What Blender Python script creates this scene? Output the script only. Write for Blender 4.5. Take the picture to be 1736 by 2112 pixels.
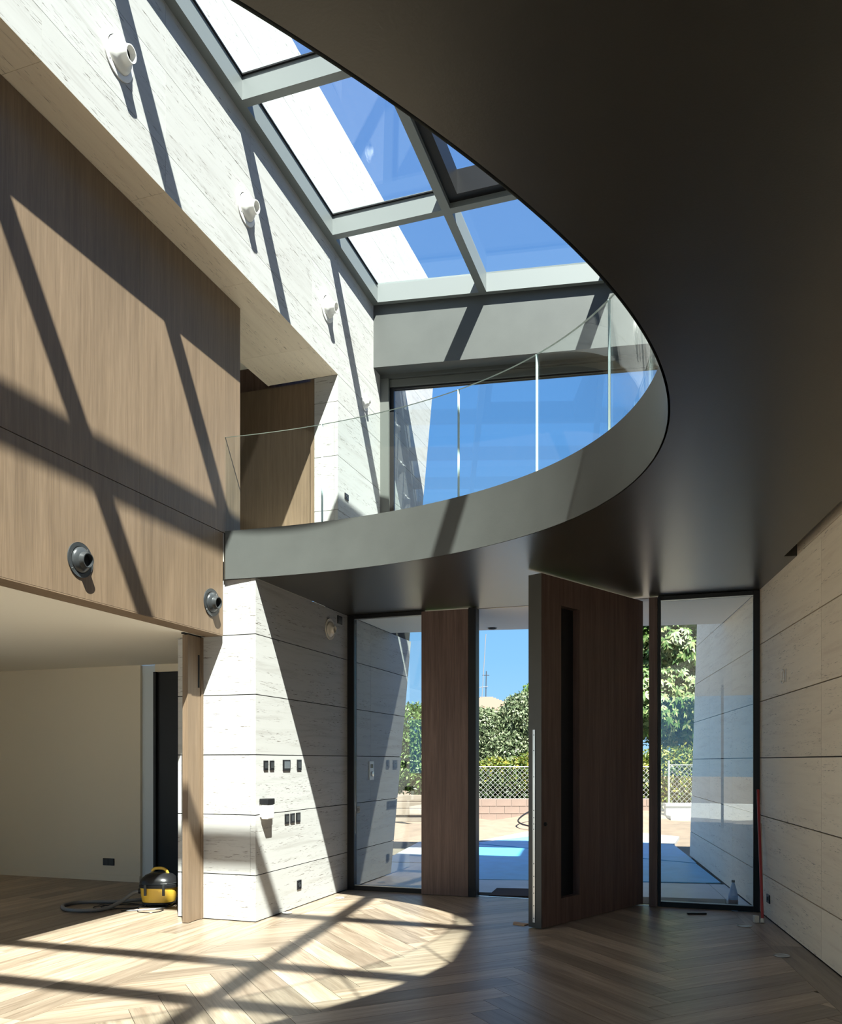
import bpy, bmesh, math, random
from mathutils import Vector, Matrix
rnd = random.Random(7)
for o in list(bpy.data.objects): bpy.data.objects.remove(o)
SC = bpy.context.scene; COL = SC.collection
R = math.radians

# ---------------------------------------------------------------- camera
cd = bpy.data.cameras.new('camera'); cam = bpy.data.objects.new('camera', cd); COL.objects.link(cam)
cam.location = (0, 0, 1.6); cam.rotation_euler = (R(90), 0, 0)
cd.sensor_fit = 'HORIZONTAL'; cd.sensor_width = 36
cd.lens = 36 * 1705 / 1736; cd.shift_y = (1570 - 1056) / 1736; cd.clip_start = 0.02; cd.clip_end = 500
SC.camera = cam
# ---------------------------------------------------------------- light
SC.view_settings.view_transform = 'Standard'; SC.view_settings.look = 'None'
SC.view_settings.gamma = 1; SC.view_settings.use_curve_mapping = False
SC.view_settings.exposure = 0.90
SC.cycles.max_bounces = 16; SC.cycles.diffuse_bounces = 12; SC.cycles.transparent_max_bounces = 24
LDIR = Vector((-0.2266, 0.7027, -1.0)).normalized()
sd = bpy.data.lights.new('sun', 'SUN'); sun = bpy.data.objects.new('sun', sd); COL.objects.link(sun)
sun.rotation_euler = LDIR.to_track_quat('-Z', 'Y').to_euler(); sun.location = (2, -6, 14)
sd.energy = 12.5; sd.angle = R(0.6); sd.color = (1.0, 0.97, 0.92)
W = bpy.data.worlds.new('sky'); SC.world = W; W.use_nodes = True
nt = W.node_tree; bg = nt.nodes['Background']
# clear dry blue sky: an even gradient by elevation, the same all round
tcw = nt.nodes.new('ShaderNodeTexCoord'); sx = nt.nodes.new('ShaderNodeSeparateXYZ'); rw_ = nt.nodes.new('ShaderNodeValToRGB')
nt.links.new(tcw.outputs['Generated'], sx.inputs[0]); nt.links.new(sx.outputs['Z'], rw_.inputs[0]); nt.links.new(rw_.outputs[0], bg.inputs[0])
els = rw_.color_ramp.elements; els[0].position = 0.0; els[0].color = (0.40, 0.72, 1.05, 1); els[1].position = 1.0; els[1].color = (0.11, 0.24, 0.62, 1)
for pos, c in ((0.12, (0.27, 0.60, 1.0)), (0.35, (0.155, 0.42, 0.92)), (0.7, (0.17, 0.33, 0.78))):
    k = els.new(pos); k.color = (*c, 1)
bg.inputs[1].default_value = 0.57

# ---------------------------------------------------------------- frames of the two building directions
class Frame:
    def __init__(s, x, y, deg):
        s.a = R(deg); s.o = Vector((x, y, 0))
        s.X = Vector((math.cos(s.a), -math.sin(s.a), 0)); s.Y = Vector((math.sin(s.a), math.cos(s.a), 0)); s.Z = Vector((0, 0, 1))
        s.M = Matrix.Translation(s.o) @ Matrix.Rotation(-s.a, 4, 'Z')
    def w(s, x, y, z=0.0): return s.o + s.X * x + s.Y * y + s.Z * z
    def l(s, p): p = Vector(p) - s.o; return (p.dot(s.X), p.dot(s.Y), p.z)
FA = Frame(-1.64, 8.2, 18.85)        # left stone wall, wood wall, entrance
FB = Frame(3.581, 8.7, 10.3)         # right stone wall, upper window wall, facade
FW = Frame(0, 0, 0)
FD = Frame(1.143, 7.84, -46.05)      # the open pivot door
def xr(s): return 4.78 - 0.1503 * (s - 2.17)            # right wall line in FA
def xm(s, dx=0): return 3.247 + dx - 0.1503 * (s - 1.94)  # right skylight bar
def se(x): return 3.096 + 0.1503 * x                    # upper end wall line in FA
def zs(s): return 7.815 - 0.031 * (s - 0.14)            # skylight underside (slight fall)

# ---------------------------------------------------------------- helpers
def mesh_obj(name, bm, mat, parent=None, frame=FW, base=(0, 0, 0), smooth=False, bevel=0.0):
    """bm in frame coordinates; object origin at base (frame coordinates)."""
    b = Vector(base)
    if b.length: bmesh.ops.translate(bm, vec=-b, verts=bm.verts)
    me = bpy.data.meshes.new(name); bm.to_mesh(me); bm.free()
    for m in (mat if isinstance(mat, (list, tuple)) else [mat]): me.materials.append(m)
    if smooth:
        for p in me.polygons: p.use_smooth = True
        try: me.set_sharp_from_angle(angle=R(smooth if smooth is not True else 40))
        except Exception: pass
    o = bpy.data.objects.new(name, me); COL.objects.link(o)
    M = frame.M @ Matrix.Translation(b)
    if parent is not None:
        o.parent = parent; o.matrix_basis = parent['_M_inv'] @ M if False else WM[parent.name].inverted() @ M
    else: o.matrix_basis = M
    WM[o.name] = M
    if bevel:
        md = o.modifiers.new('bevel', 'BEVEL'); md.width = bevel; md.segments = 2; md.limit_method = 'ANGLE'
    return o
WM = {}
def empty(name, frame=FW, base=(0, 0, 0), rot=0.0):
    o = bpy.data.objects.new(name, None); COL.objects.link(o); o.empty_display_size = 0.1
    M = frame.M @ Matrix.Translation(Vector(base)) @ Matrix.Rotation(rot, 4, 'Z')
    o.matrix_basis = M; WM[o.name] = M
    return o
def tag(o, label, cat, group=None, kind=None):
    if label: o['label'] = label
    if cat: o['category'] = cat
    if group: o['group'] = group
    if kind: o['kind'] = kind
    return o
def struct(o, label=None, cat=None):
    o['kind'] = 'structure'
    if label: o['label'] = label
    if cat: o['category'] = cat
    return o
def boxbm(x0, x1, y0, y1, z0, z1, bm=None):
    bm = bm or bmesh.new(); uv = bm.loops.layers.uv.verify()
    v = [bm.verts.new(p) for p in [(x0, y0, z0), (x1, y0, z0), (x1, y1, z0), (x0, y1, z0), (x0, y0, z1), (x1, y0, z1), (x1, y1, z1), (x0, y1, z1)]]
    for f, ax in (((3, 2, 1, 0), 2), ((4, 5, 6, 7), 2), ((0, 1, 5, 4), 1), ((2, 3, 7, 6), 1), ((1, 2, 6, 5), 0), ((3, 0, 4, 7), 0)):
        fc = bm.faces.new([v[i] for i in f])
        for lp in fc.loops:
            c = lp.vert.co
            lp[uv].uv = (c.y, c.z) if ax == 0 else ((c.x, c.z) if ax == 1 else (c.x, c.y))
    return bm
def box(name, x0, x1, y0, y1, z0, z1, mat, parent=None, frame=FW, bevel=0.0, base=None):
    if base is None: base = ((x0 + x1) / 2, (y0 + y1) / 2, z0)
    return mesh_obj(name, boxbm(x0, x1, y0, y1, z0, z1), mat, parent, frame, base, bevel=bevel)
def prism(name, poly, org, U, V, N, th, mat, parent=None, frame=FW, uvoff=(0, 0), uvrot=None, bm=None):
    """convex or concave polygon (u,v) on plane org+uU+vV with outward normal N, thickness th behind."""
    own = bm is None; bm = bm or bmesh.new(); uv = bm.loops.layers.uv.verify()
    org, U, V, N = Vector(org), Vector(U), Vector(V), Vector(N)
    P = [org + U * p[0] + V * p[1] for p in poly]
    a = [bm.verts.new(p) for p in P]; b = [bm.verts.new(p - N * th) for p in P]
    n = len(poly); fs = []
    flip = U.cross(V).dot(N) < 0
    ar = sum(poly[i][0] * poly[(i + 1) % n][1] - poly[(i + 1) % n][0] * poly[i][1] for i in range(n))
    if (ar < 0): flip = not flip
    fs.append(bm.faces.new(a if not flip else a[::-1])); fs.append(bm.faces.new(b[::-1] if not flip else b))
    for i in range(n):
        j = (i + 1) % n
        q = [a[i], b[i], b[j], a[j]]
        fs.append(bm.faces.new(q if not flip else q[::-1]))
    for f in fs:
        for lp in f.loops:
            d = lp.vert.co - org; t = (d.dot(U) + uvoff[0], d.dot(V) + uvoff[1])
            if uvrot: t = (d.dot(Vector(uvrot[0])) + uvoff[0], d.dot(Vector(uvrot[1])) + uvoff[1])
            lp[uv].uv = t
    if not own: return bm
    c = sum(P, Vector()) / n
    return mesh_obj(name, bm, mat, parent, frame, c)
def clip(poly, n, c):
    """keep part of convex polygon with n.p <= c"""
    out = []
    for i in range(len(poly)):
        p, q = poly[i], poly[(i + 1) % len(poly)]
        dp, dq = n[0] * p[0] + n[1] * p[1] - c, n[0] * q[0] + n[1] * q[1] - c
        if dp <= 0: out.append(p)
        if dp * dq < 0:
            t = dp / (dp - dq); out.append((p[0] + (q[0] - p[0]) * t, p[1] + (q[1] - p[1]) * t))
    return out
def area(p): return abs(sum(p[i][0] * p[(i + 1) % len(p)][1] - p[(i + 1) % len(p)][0] * p[i][1] for i in range(len(p)))) / 2 if len(p) > 2 else 0
def lathe(prof, seg=32, axis='Z', org=(0, 0, 0), bm=None, cap=False):
    bm = bm or bmesh.new(); rings = []
    for r, h in prof:
        ring = []
        for k in range(seg):
            a = 2 * math.pi * k / seg; c, s = r * math.cos(a), r * math.sin(a)
            p = (c, s, h) if axis == 'Z' else ((h, c, s) if axis == 'X' else (c, -h, s))
            ring.append(bm.verts.new(Vector(p) + Vector(org)))
        rings.append(ring)
    for i in range(len(rings) - 1):
        for k in range(seg):
            j = (k + 1) % seg
            bm.faces.new([rings[i][k], rings[i][j], rings[i + 1][j], rings[i + 1][k]])
    if cap: bm.faces.new(rings[0][::-1]); bm.faces.new(rings[-1])
    bmesh.ops.recalc_face_normals(bm, faces=bm.faces)
    return bm
def tube(pts, r, seg=8, bm=None, rib=0.0):
    bm = bm or bmesh.new(); pts = [Vector(p) for p in pts]; rings = []
    for i, p in enumerate(pts):
        t = (pts[min(i + 1, len(pts) - 1)] - pts[max(i - 1, 0)]).normalized()
        up = Vector((0, 0, 1)) if abs(t.z) < 0.95 else Vector((1, 0, 0))
        a = t.cross(up).normalized(); b = a.cross(t)
        rr = r * (1 + (rib if i % 2 else 0))
        rings.append([bm.verts.new(p + a * rr * math.cos(2 * math.pi * k / seg) + b * rr * math.sin(2 * math.pi * k / seg)) for k in range(seg)])
    for i in range(len(rings) - 1):
        for k in range(seg):
            j = (k + 1) % seg; bm.faces.new([rings[i][k], rings[i][j], rings[i + 1][j], rings[i + 1][k]])
    bm.faces.new(rings[0]); bm.faces.new(rings[-1][::-1])
    bmesh.ops.recalc_face_normals(bm, faces=bm.faces)
    return bm
def spline(pts, n=8):
    pts = [Vector(p) for p in pts]; out = []
    for i in range(len(pts) - 1):
        p0, p1, p2, p3 = pts[max(i - 1, 0)], pts[i], pts[i + 1], pts[min(i + 2, len(pts) - 1)]
        for k in range(n):
            t = k / n
            out.append(0.5 * ((2 * p1) + (-p0 + p2) * t + (2 * p0 - 5 * p1 + 4 * p2 - p3) * t * t + (-p0 + 3 * p1 - 3 * p2 + p3) * t ** 3))
    return out + [pts[-1]]

# ---------------------------------------------------------------- materials
def newmat(name):
    m = bpy.data.materials.new(name); m.use_nodes = True
    return m, m.node_tree, m.node_tree.nodes['Principled BSDF']
def nd(nt, t, **k):
    n = nt.nodes.new(t)
    for a, b in k.items():
        if hasattr(n, a): setattr(n, a, b)
        else: n.inputs[a].default_value = b
    return n
def plain(name, col, rough=0.5, metal=0.0, spec=0.5, bump=0.0, bs=80, var=0.0):
    m, nt, p = newmat(name); p.inputs['Base Color'].default_value = (*col, 1)
    p.inputs['Roughness'].default_value = rough; p.inputs['Metallic'].default_value = metal
    p.inputs['Specular IOR Level'].default_value = spec
    tc = nd(nt, 'ShaderNodeTexCoord')
    if var:
        n = nd(nt, 'ShaderNodeTexNoise', Scale=3.0, Detail=6.0); nt.links.new(tc.outputs['Object'], n.inputs['Vector'])
        r = ramp(nt, n.outputs[0], [(0.3, tuple(c * (1 - var) for c in col)), (0.7, tuple(min(1, c * (1 + var)) for c in col))])
        nt.links.new(r.outputs[0], p.inputs['Base Color'])
    if bump:
        n = nd(nt, 'ShaderNodeTexNoise', Scale=bs, Detail=4.0); nt.links.new(tc.outputs['Object'], n.inputs['Vector'])
        b = nd(nt, 'ShaderNodeBump', Strength=bump, Distance=0.01); nt.links.new(n.outputs[0], b.inputs['Height']); nt.links.new(b.outputs[0], p.inputs['Normal'])
    return m
def ramp(nt, src, stops):
    r = nd(nt, 'ShaderNodeValToRGB'); e = r.color_ramp.elements
    while len(e) > 1: e.remove(e[-1])
    e[0].position = stops[0][0]; e[0].color = (*stops[0][1], 1)
    for pos, c in stops[1:]:
        k = e.new(pos); k.color = (*c, 1)
    if src is not None: nt.links.new(src, r.inputs[0])
    return r
def mixc(nt, a, b, fac, mode='MIX'):
    m = nd(nt, 'ShaderNodeMix', data_type='RGBA', blend_type=mode)
    if isinstance(fac, (int, float)): m.inputs[0].default_value = fac
    else: nt.links.new(fac, m.inputs[0])
    for s, i in ((a, 6), (b, 7)):
        if isinstance(s, tuple): m.inputs[i].default_value = (*s, 1)
        else: nt.links.new(s, m.inputs[i])
    return m.outputs[2]
def uvmap(nt, sx, sy, rotz=0):
    u = nd(nt, 'ShaderNodeUVMap'); oi = nd(nt, 'ShaderNodeObjectInfo')
    m = nd(nt, 'ShaderNodeMapping'); m.inputs['Scale'].default_value = (sx, sy, 1)
    m.inputs['Rotation'].default_value = (0, 0, rotz)
    nt.links.new(u.outputs[0], m.inputs[0])
    a = nd(nt, 'ShaderNodeVectorMath', operation='ADD'); sc = nd(nt, 'ShaderNodeMath', operation='MULTIPLY'); sc.inputs[1].default_value = 37.0
    nt.links.new(oi.outputs['Random'], sc.inputs[0]); nt.links.new(m.outputs[0], a.inputs[0]); nt.links.new(sc.outputs[0], a.inputs[1])
    return a.outputs[0], oi
def travertine(name, base, dark, pit):
    m, nt, p = newmat(name)
    v, oi = uvmap(nt, 1.1, 15)
    n1 = nd(nt, 'ShaderNodeTexNoise', Scale=1.0, Detail=8.0, Roughness=0.62, Distortion=0.6); nt.links.new(v, n1.inputs['Vector'])
    c1 = ramp(nt, n1.outputs[0], [(0.30, dark), (0.48, base), (0.75, tuple(min(1, c * 1.05) for c in base))])
    v2, _ = uvmap(nt, 10, 110)
    n2 = nd(nt, 'ShaderNodeTexNoise', Scale=1.0, Detail=5.0, Roughness=0.6, Distortion=0.4); nt.links.new(v2, n2.inputs['Vector'])
    n3 = nd(nt, 'ShaderNodeTexNoise', Scale=0.8, Detail=3.0); nt.links.new(v, n3.inputs['Vector'])
    pm = nd(nt, 'ShaderNodeMath', operation='MULTIPLY'); r2 = ramp(nt, n2.outputs[0], [(0.35, (1, 1, 1)), (0.41, (0, 0, 0))])
    r3 = ramp(nt, n3.outputs[0], [(0.46, (0, 0, 0)), (0.58, (1, 1, 1))])
    nt.links.new(r2.outputs[0], pm.inputs[0]); nt.links.new(r3.outputs[0], pm.inputs[1])
    col = mixc(nt, c1.outputs[0], pit, pm.outputs[0])
    tone = ramp(nt, oi.outputs['Random'], [(0.0, (0.93, 0.92, 0.91)), (1.0, (1, 1, 1))])
    col = mixc(nt, col, tone.outputs[0], 1.0, 'MULTIPLY')
    nt.links.new(col, p.inputs['Base Color']); p.inputs['Roughness'].default_value = 0.62; p.inputs['Specular IOR Level'].default_value = 0.3
    b = nd(nt, 'ShaderNodeBump', Strength=0.5, Distance=0.004, invert=True); nt.links.new(pm.outputs[0], b.inputs['Height']); nt.links.new(b.outputs[0], p.inputs['Normal'])
    return m
def wood(name, cols, rough=0.45, sx=30, sy=1.2, tone=0.12, spec=0.4, bump=0.15):
    """grain runs along UV y"""
    m, nt, p = newmat(name)
    v, oi = uvmap(nt, sx, sy)
    n1 = nd(nt, 'ShaderNodeTexNoise', Scale=1.0, Detail=6.0, Roughness=0.6, Distortion=0.5); nt.links.new(v, n1.inputs['Vector'])
    v2, _ = uvmap(nt, sx * 6, sy * 5)
    n2 = nd(nt, 'ShaderNodeTexNoise', Scale=1.0, Detail=3.0); nt.links.new(v2, n2.inputs['Vector'])
    v3, _ = uvmap(nt, 3.0, 0.5)
    n3 = nd(nt, 'ShaderNodeTexNoise', Scale=1.0, Detail=3.0, Distortion=1.0); nt.links.new(v3, n3.inputs['Vector'])
    c = ramp(nt, n1.outputs[0], [(0.3, cols[0]), (0.5, cols[1]), (0.72, cols[2])])
    f = ramp(nt, n2.outputs[0], [(0.35, (0.82, 0.82, 0.82)), (0.6, (1, 1, 1))])
    col = mixc(nt, c.outputs[0], f.outputs[0], 1.0, 'MULTIPLY')
    g = ramp(nt, n3.outputs[0], [(0.3, (0.86, 0.85, 0.84)), (0.7, (1.08, 1.07, 1.06))])
    col = mixc(nt, col, g.outputs[0], 1.0, 'MULTIPLY')
    t = ramp(nt, oi.outputs['Random'], [(0.0, (1 - tone,) * 3), (1.0, (1 + tone,) * 3)])
    col = mixc(nt, col, t.outputs[0], 1.0, 'MULTIPLY')
    nt.links.new(col, p.inputs['Base Color']); p.inputs['Roughness'].default_value = rough; p.inputs['Specular IOR Level'].default_value = spec
    b = nd(nt, 'ShaderNodeBump', Strength=bump, Distance=0.002); nt.links.new(n1.outputs[0], b.inputs['Height']); nt.links.new(b.outputs[0], p.inputs['Normal'])
    return m
def glass(name, tint=(0.93, 0.97, 0.96), f0=0.045):
    m, nt, p = newmat(name); nt.nodes.remove(p); out = nt.nodes['Material Output']
    lw = nd(nt, 'ShaderNodeLayerWeight'); lw.inputs[0].default_value = 0.5
    pw = nd(nt, 'ShaderNodeMath', operation='POWER'); pw.inputs[1].default_value = 5.0; nt.links.new(lw.outputs['Facing'], pw.inputs[0])
    ma = nd(nt, 'ShaderNodeMath', operation='MULTIPLY_ADD'); ma.inputs[1].default_value = 1 - f0; ma.inputs[2].default_value = f0; nt.links.new(pw.outputs[0], ma.inputs[0])
    tr = nd(nt, 'ShaderNodeBsdfTransparent'); tr.inputs[0].default_value = (*tint, 1)
    gl = nd(nt, 'ShaderNodeBsdfGlossy'); gl.inputs['Roughness'].default_value = 0.0; gl.inputs[0].default_value = (1, 1, 1, 1)
    mx = nd(nt, 'ShaderNodeMixShader'); nt.links.new(ma.outputs[0], mx.inputs[0]); nt.links.new(tr.outputs[0], mx.inputs[1]); nt.links.new(gl.outputs[0], mx.inputs[2])
    nt.links.new(mx.outputs[0], out.inputs[0])
    return m
def leafmat(name, c1, c2, c3):
    m, nt, p = newmat(name); out = nt.nodes['Material Output']
    g = nd(nt, 'ShaderNodeNewGeometry'); 
    r = ramp(nt, g.outputs['Random Per Island'], [(0.0, c1), (0.5, c2), (1.0, c3)])
    nt.links.new(r.outputs[0], p.inputs['Base Color']); p.inputs['Roughness'].default_value = 0.45
    t = nd(nt, 'ShaderNodeBsdfTranslucent'); nt.links.new(r.outputs[0], t.inputs[0])
    mx = nd(nt, 'ShaderNodeMixShader'); mx.inputs[0].default_value = 0.3
    nt.links.new(p.outputs[0], mx.inputs[1]); nt.links.new(t.outputs[0], mx.inputs[2]); nt.links.new(mx.outputs[0], out.inputs[0])
    return m

M_STONE = travertine('travertine', (0.43, 0.424, 0.408), (0.36, 0.35, 0.33), (0.15, 0.13, 0.11))
M_STONER = travertine('travertine_bounce_lit', (0.88, 0.76, 0.60), (0.80, 0.67, 0.52), (0.45, 0.36, 0.27))  # travertine copy lightened and warmed to stand for light bounced onto it
M_JOINT = plain('joint', (0.03, 0.027, 0.024), 0.9)
M_OAK = wood('oak_veneer', [(0.155, 0.106, 0.067), (0.183, 0.127, 0.081), (0.212, 0.149, 0.097)], rough=0.5, sx=34, sy=0.8, tone=0.03)
M_WALNUT = wood('walnut_veneer', [(0.095, 0.054, 0.042), (0.135, 0.082, 0.064), (0.18, 0.112, 0.088)], rough=0.5, sx=26, sy=1.0, tone=0.03)
M_PLANK = wood('oak_planks', [(0.20, 0.146, 0.10), (0.30, 0.232, 0.170), (0.39, 0.312, 0.235)], rough=0.36, sx=18, sy=1.0, tone=0.30, spec=0.5)
M_SLAB = plain('dark_bronze_paint', (0.077, 0.081, 0.076), 0.45, spec=0.4, bump=0.04, bs=120, var=0.06)
M_SOFF = plain('dark_bronze_paint_shaded', (0.034, 0.030, 0.023), 0.3, spec=0.95, bump=0.04, bs=120, var=0.06)  # same paint as the fascia, darkened to carry the soffit's shade
M_FRAME = plain('black_frame', (0.008, 0.008, 0.009), 0.45, spec=0.25)
M_SKYF = plain('skylight_frame_paint', (0.165, 0.18, 0.176), 0.45, bump=0.02)
M_DOOREDGE = plain('door_edge_paint', (0.04, 0.04, 0.034), 0.4)
M_DKGREY = plain('window_grey_metal', (0.10, 0.105, 0.095), 0.4)
M_PLASTER = plain('plaster', (0.76, 0.72, 0.63), 0.9, bump=0.05, bs=200)
M_KHAKI = plain('khaki_plaster', (0.62, 0.55, 0.43), 0.9, bump=0.05, bs=200)
M_PALE = plain('plaster_return_lit', (0.52, 0.57, 0.60), 0.9)  # bluish light on the wall return is put into this plaster colour
M_SOFFITOUT = plain('porch_soffit_bounce_lit', (0.95, 0.84, 0.70), 0.85, bump=0.05)
M_WHITE = plain('white_plastic', (0.80, 0.78, 0.74), 0.35)
M_CREAM = plain('cream_plastic', (0.62, 0.56, 0.47), 0.4)
M_BLACK = plain('black_plastic', (0.012, 0.012, 0.013), 0.3, spec=0.3)
M_GREYP = plain('grey_plastic', (0.035, 0.038, 0.04), 0.3, spec=0.4)
M_VOID = plain('void', (0.004, 0.004, 0.004), 0.9)
M_STEEL = plain('brushed_steel', (0.62, 0.62, 0.60), 0.3, metal=1.0)
M_GLASS = glass('clear_glass')
M_GLASSW = glass('window_glass', (0.94, 0.965, 0.96), 0.075)
M_GLASSB = glass('balustrade_glass', (0.96, 0.985, 0.98), 0.03)
M_EDGE = plain('glass_edge', (0.55, 0.68, 0.66), 0.2)
M_YELLOW = plain('yellow_plastic', (0.74, 0.46, 0.055), 0.3)
M_HOSE = plain('grey_hose', (0.16, 0.16, 0.155), 0.35)
M_FILM = plain('blue_film', (0.13, 0.48, 0.76), 0.4, bump=0.15, bs=6, var=0.10)
M_PAVE = plain('grey_paving', (0.55, 0.58, 0.60), 0.4, bump=0.1, bs=30, var=0.08)
M_KERB = plain('white_concrete', (0.29, 0.285, 0.265), 0.8, bump=0.1)
M_SAND = plain('sand', (0.185, 0.140, 0.096), 0.95, bump=0.6, bs=9, var=0.14)
M_BLOCK = plain('pink_block', (0.18, 0.135, 0.106), 0.9, bump=0.2, bs=40, var=0.08)
M_MORTAR = plain('mortar', (0.30, 0.265, 0.225), 0.95)
M_WIRE = plain('galvanised_wire', (0.26, 0.27, 0.26), 0.5)
M_MAT = plain('coir_mat', (0.055, 0.038, 0.035), 0.95, bump=0.5, bs=300)
M_RED = plain('red_paint', (0.35, 0.03, 0.03), 0.4)
M_PALEW = plain('pale_wood', (0.6, 0.48, 0.35), 0.7)
M_CARD = plain('cardboard', (0.42, 0.27, 0.16), 0.85)
M_TILE = plain('roof_tile', (0.24, 0.175, 0.13), 0.85)
M_BARK = plain('bark', (0.10, 0.07, 0.045), 0.9)
M_LEAF1 = leafmat('leaves_grey_green', (0.045, 0.077, 0.029), (0.117, 0.162, 0.077), (0.288, 0.333, 0.198))
M_LEAF2 = leafmat('leaves_chestnut', (0.036, 0.09, 0.016), (0.099, 0.18, 0.041), (0.324, 0.342, 0.153))
M_LEAF3 = leafmat('leaves_yellow_green', (0.045, 0.09, 0.013), (0.126, 0.171, 0.027), (0.306, 0.27, 0.045))
M_LEAF4 = leafmat('leaves_mid_green', (0.032, 0.077, 0.013), (0.081, 0.153, 0.032), (0.18, 0.27, 0.081))

# ================================================================ SETTING
# ---- ellipse opening in the slab (plan), kept in world coordinates
EC = Vector((-5.507, 4.216)); EA, EB = 7.0, 4.170
e1 = Vector((0.98147, 0.19161)); e2 = Vector((-0.19161, 0.98147))
def ell(t, g=0.0): return EC + e1 * ((EA + g) * math.cos(t)) + e2 * ((EB + g) * math.sin(t))
def ell_arc(n=160, g=0.0, lim=-0.344):
    """arc on the room side of the wood wall plane, from the far end round to the near end (FA coordinates)"""
    pts = []
    for k in range(n * 4):
        t = math.pi / 2 * 1.25 - k * (math.pi * 1.3) / (n * 4 - 1)
        p = ell(t, g); q = FA.l((p.x, p.y, 0))
        if q[0] >= lim: pts.append((q[0], q[1], t))
    return pts
arc = ell_arc()
s_far, s_near = arc[0][1], arc[-1][1]
ZC, ZF = 3.42, 3.89
# ---- ceiling slab with opening
fac = FA.l(FB.w(0, 2.25))
corner_r = FA.l(FB.w(0.35, 2.25))
rear_r = FA.l(FB.w(0.35, -15))
slot0 = FA.l(FB.w(0, -1.40)); slot1 = FA.l(FB.w(-0.11, -1.40)); slot2 = FA.l(FB.w(-0.11, -15))
s_fac0 = 3.096 + (2.25 - 1.636) / 0.989
poly = [(-0.344, s_far)] + [(p[0], p[1]) for p in arc[1:-1]] + [(-0.344, s_near), (-0.344, slot2[1]), (slot2[0], slot2[1]), (slot1[0], slot1[1]),
        (slot0[0], slot0[1]), (fac[0], fac[1]), (0.0, s_fac0), (0.0, 0.0), (-0.344, 0.0)]
ceiling = empty('ceiling', FA, (0, 0, ZC)); struct(ceiling)
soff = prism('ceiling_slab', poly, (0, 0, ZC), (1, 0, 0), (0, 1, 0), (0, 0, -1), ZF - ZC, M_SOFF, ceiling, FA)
bm = bmesh.new(); rings = []
for p in ell_arc(160, -0.012):
    a = bm.verts.new((p[0], p[1], ZC - 0.001)); b = bm.verts.new((p[0], p[1], ZF + 0.012))
    rings.append((a, b))
for i in range(len(rings) - 1):
    bm.faces.new([rings[i][0], rings[i + 1][0], rings[i + 1][1], rings[i][1]])
mesh_obj('fascia', bm, M_SLAB, ceiling, FA, (0, 0, ZC), smooth=30)
# white line: glazing shoe on top of the fascia
# slot lining beside the right wall
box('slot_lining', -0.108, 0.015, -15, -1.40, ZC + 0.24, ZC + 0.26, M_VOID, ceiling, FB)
# pocket in front of the facade: porch soffit colour is lightened for bounced ground light
a0 = FA.l(FB.w(0, 2.24))
prism('porch_soffit', [(0.02, 2.33), (4.74, 2.33), (a0[0] - 0.02, a0[1]), (0.02, s_fac0 - 0.02)], (0, 0, ZC - 0.006), (1, 0, 0), (0, 1, 0), (0, 0, -1), 0.005, M_SOFFITOUT, ceiling, FA)

# ---- stone facing helper
def facing(parent, frame, org, U, V, N, us, vs, mat=M_STONE, gap_u=0.0015, gap_v=0.006, th=0.02, clips=(), name='stone_panel', stag=None):
    for j in range(len(vs) - 1):
        uu = us if stag is None or j % 2 == 0 else stag
        for i in range(len(uu) - 1):
            p = [(uu[i] + gap_u, vs[j] + gap_v / 2), (uu[i + 1] - gap_u, vs[j] + gap_v / 2), (uu[i + 1] - gap_u, vs[j + 1] - gap_v / 2), (uu[i] + gap_u, vs[j + 1] - gap_v / 2)]
            for n, c in clips: p = clip(p, n, c) if p else p
            if area(p) < 0.004: continue
            prism(name, p, org, U, V, N, th, mat, parent, frame)

# ---- wall_left: the big stone wall (plane x=0 of FA)
zl = [0.005, 0.464, 1.064, 1.664, 2.264, 2.864, 3.42]
zu = [3.89, 4.0, 4.66, 5.32, 5.98, 6.3]
zu2 = [6.3, 6.64, 7.30, 7.96, 8.62, 9.40]
wl = struct(empty('wall_left', FA, (0, 0, 0)))
slant = ((1.0, -0.25), 3.75)       # s - 0.25 z <= 3.75
def core(pts, x0, x1, name='wall_core', parent=wl):   # polygon in (s,z)
    prism(name, pts, (x1, 0, 0), (0, 1, 0), (0, 0, 1), (1, 0, 0), x1 - x0, M_JOINT, parent, FA)
core([(0.02, 0), (3.73, 0), (4.58, 3.42), (0.02, 3.42)], -0.89, -0.018)
core([(1.97, 3.42), (4.58, 3.42), (6.07, 9.38), (1.97, 9.38)], -0.33, -0.018)
core([(-12, 6.32), (1.97, 6.32), (1.97, 9.38), (-12, 9.38)], -0.33, -0.018)
S = dict(org=(0, 0, 0), U=(0, 1, 0), V=(0, 0, 1), N=(1, 0, 0))
facing(wl, FA, us=[0.0, 2.225, 3.0, 4.5, 6.0], vs=zl, gap_v=0.009, clips=[slant], **S)
facing(wl, FA, us=[1.95, 3.6, 4.95, 6.3], vs=zu, clips=[slant], **S)
facing(wl, FA, us=[-12, -9.55, -8.2, -6.85, -5.5, -4.15, -2.80, -1.45, -0.10, 1.25, 1.95, 3.3, 4.65, 6.3], vs=zu2, clips=[slant], gap_u=0.0008, gap_v=0.004, **S)
# frontal face of the lower pier (with the mitre strip) and its left return
facing(wl, FA, (0, 0, 0), (1, 0, 0), (0, 0, 1), (0, -1, 0), us=[-0.905, -0.06, 0.0], vs=zl, gap_v=0.009)
# frontal return upstairs beside the door
facing(wl, FA, (0, 1.95, 0), (1, 0, 0), (0, 0, 1), (0, -1, 0), us=[-0.316, -0.05, 0.0], vs=zu)
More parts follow.
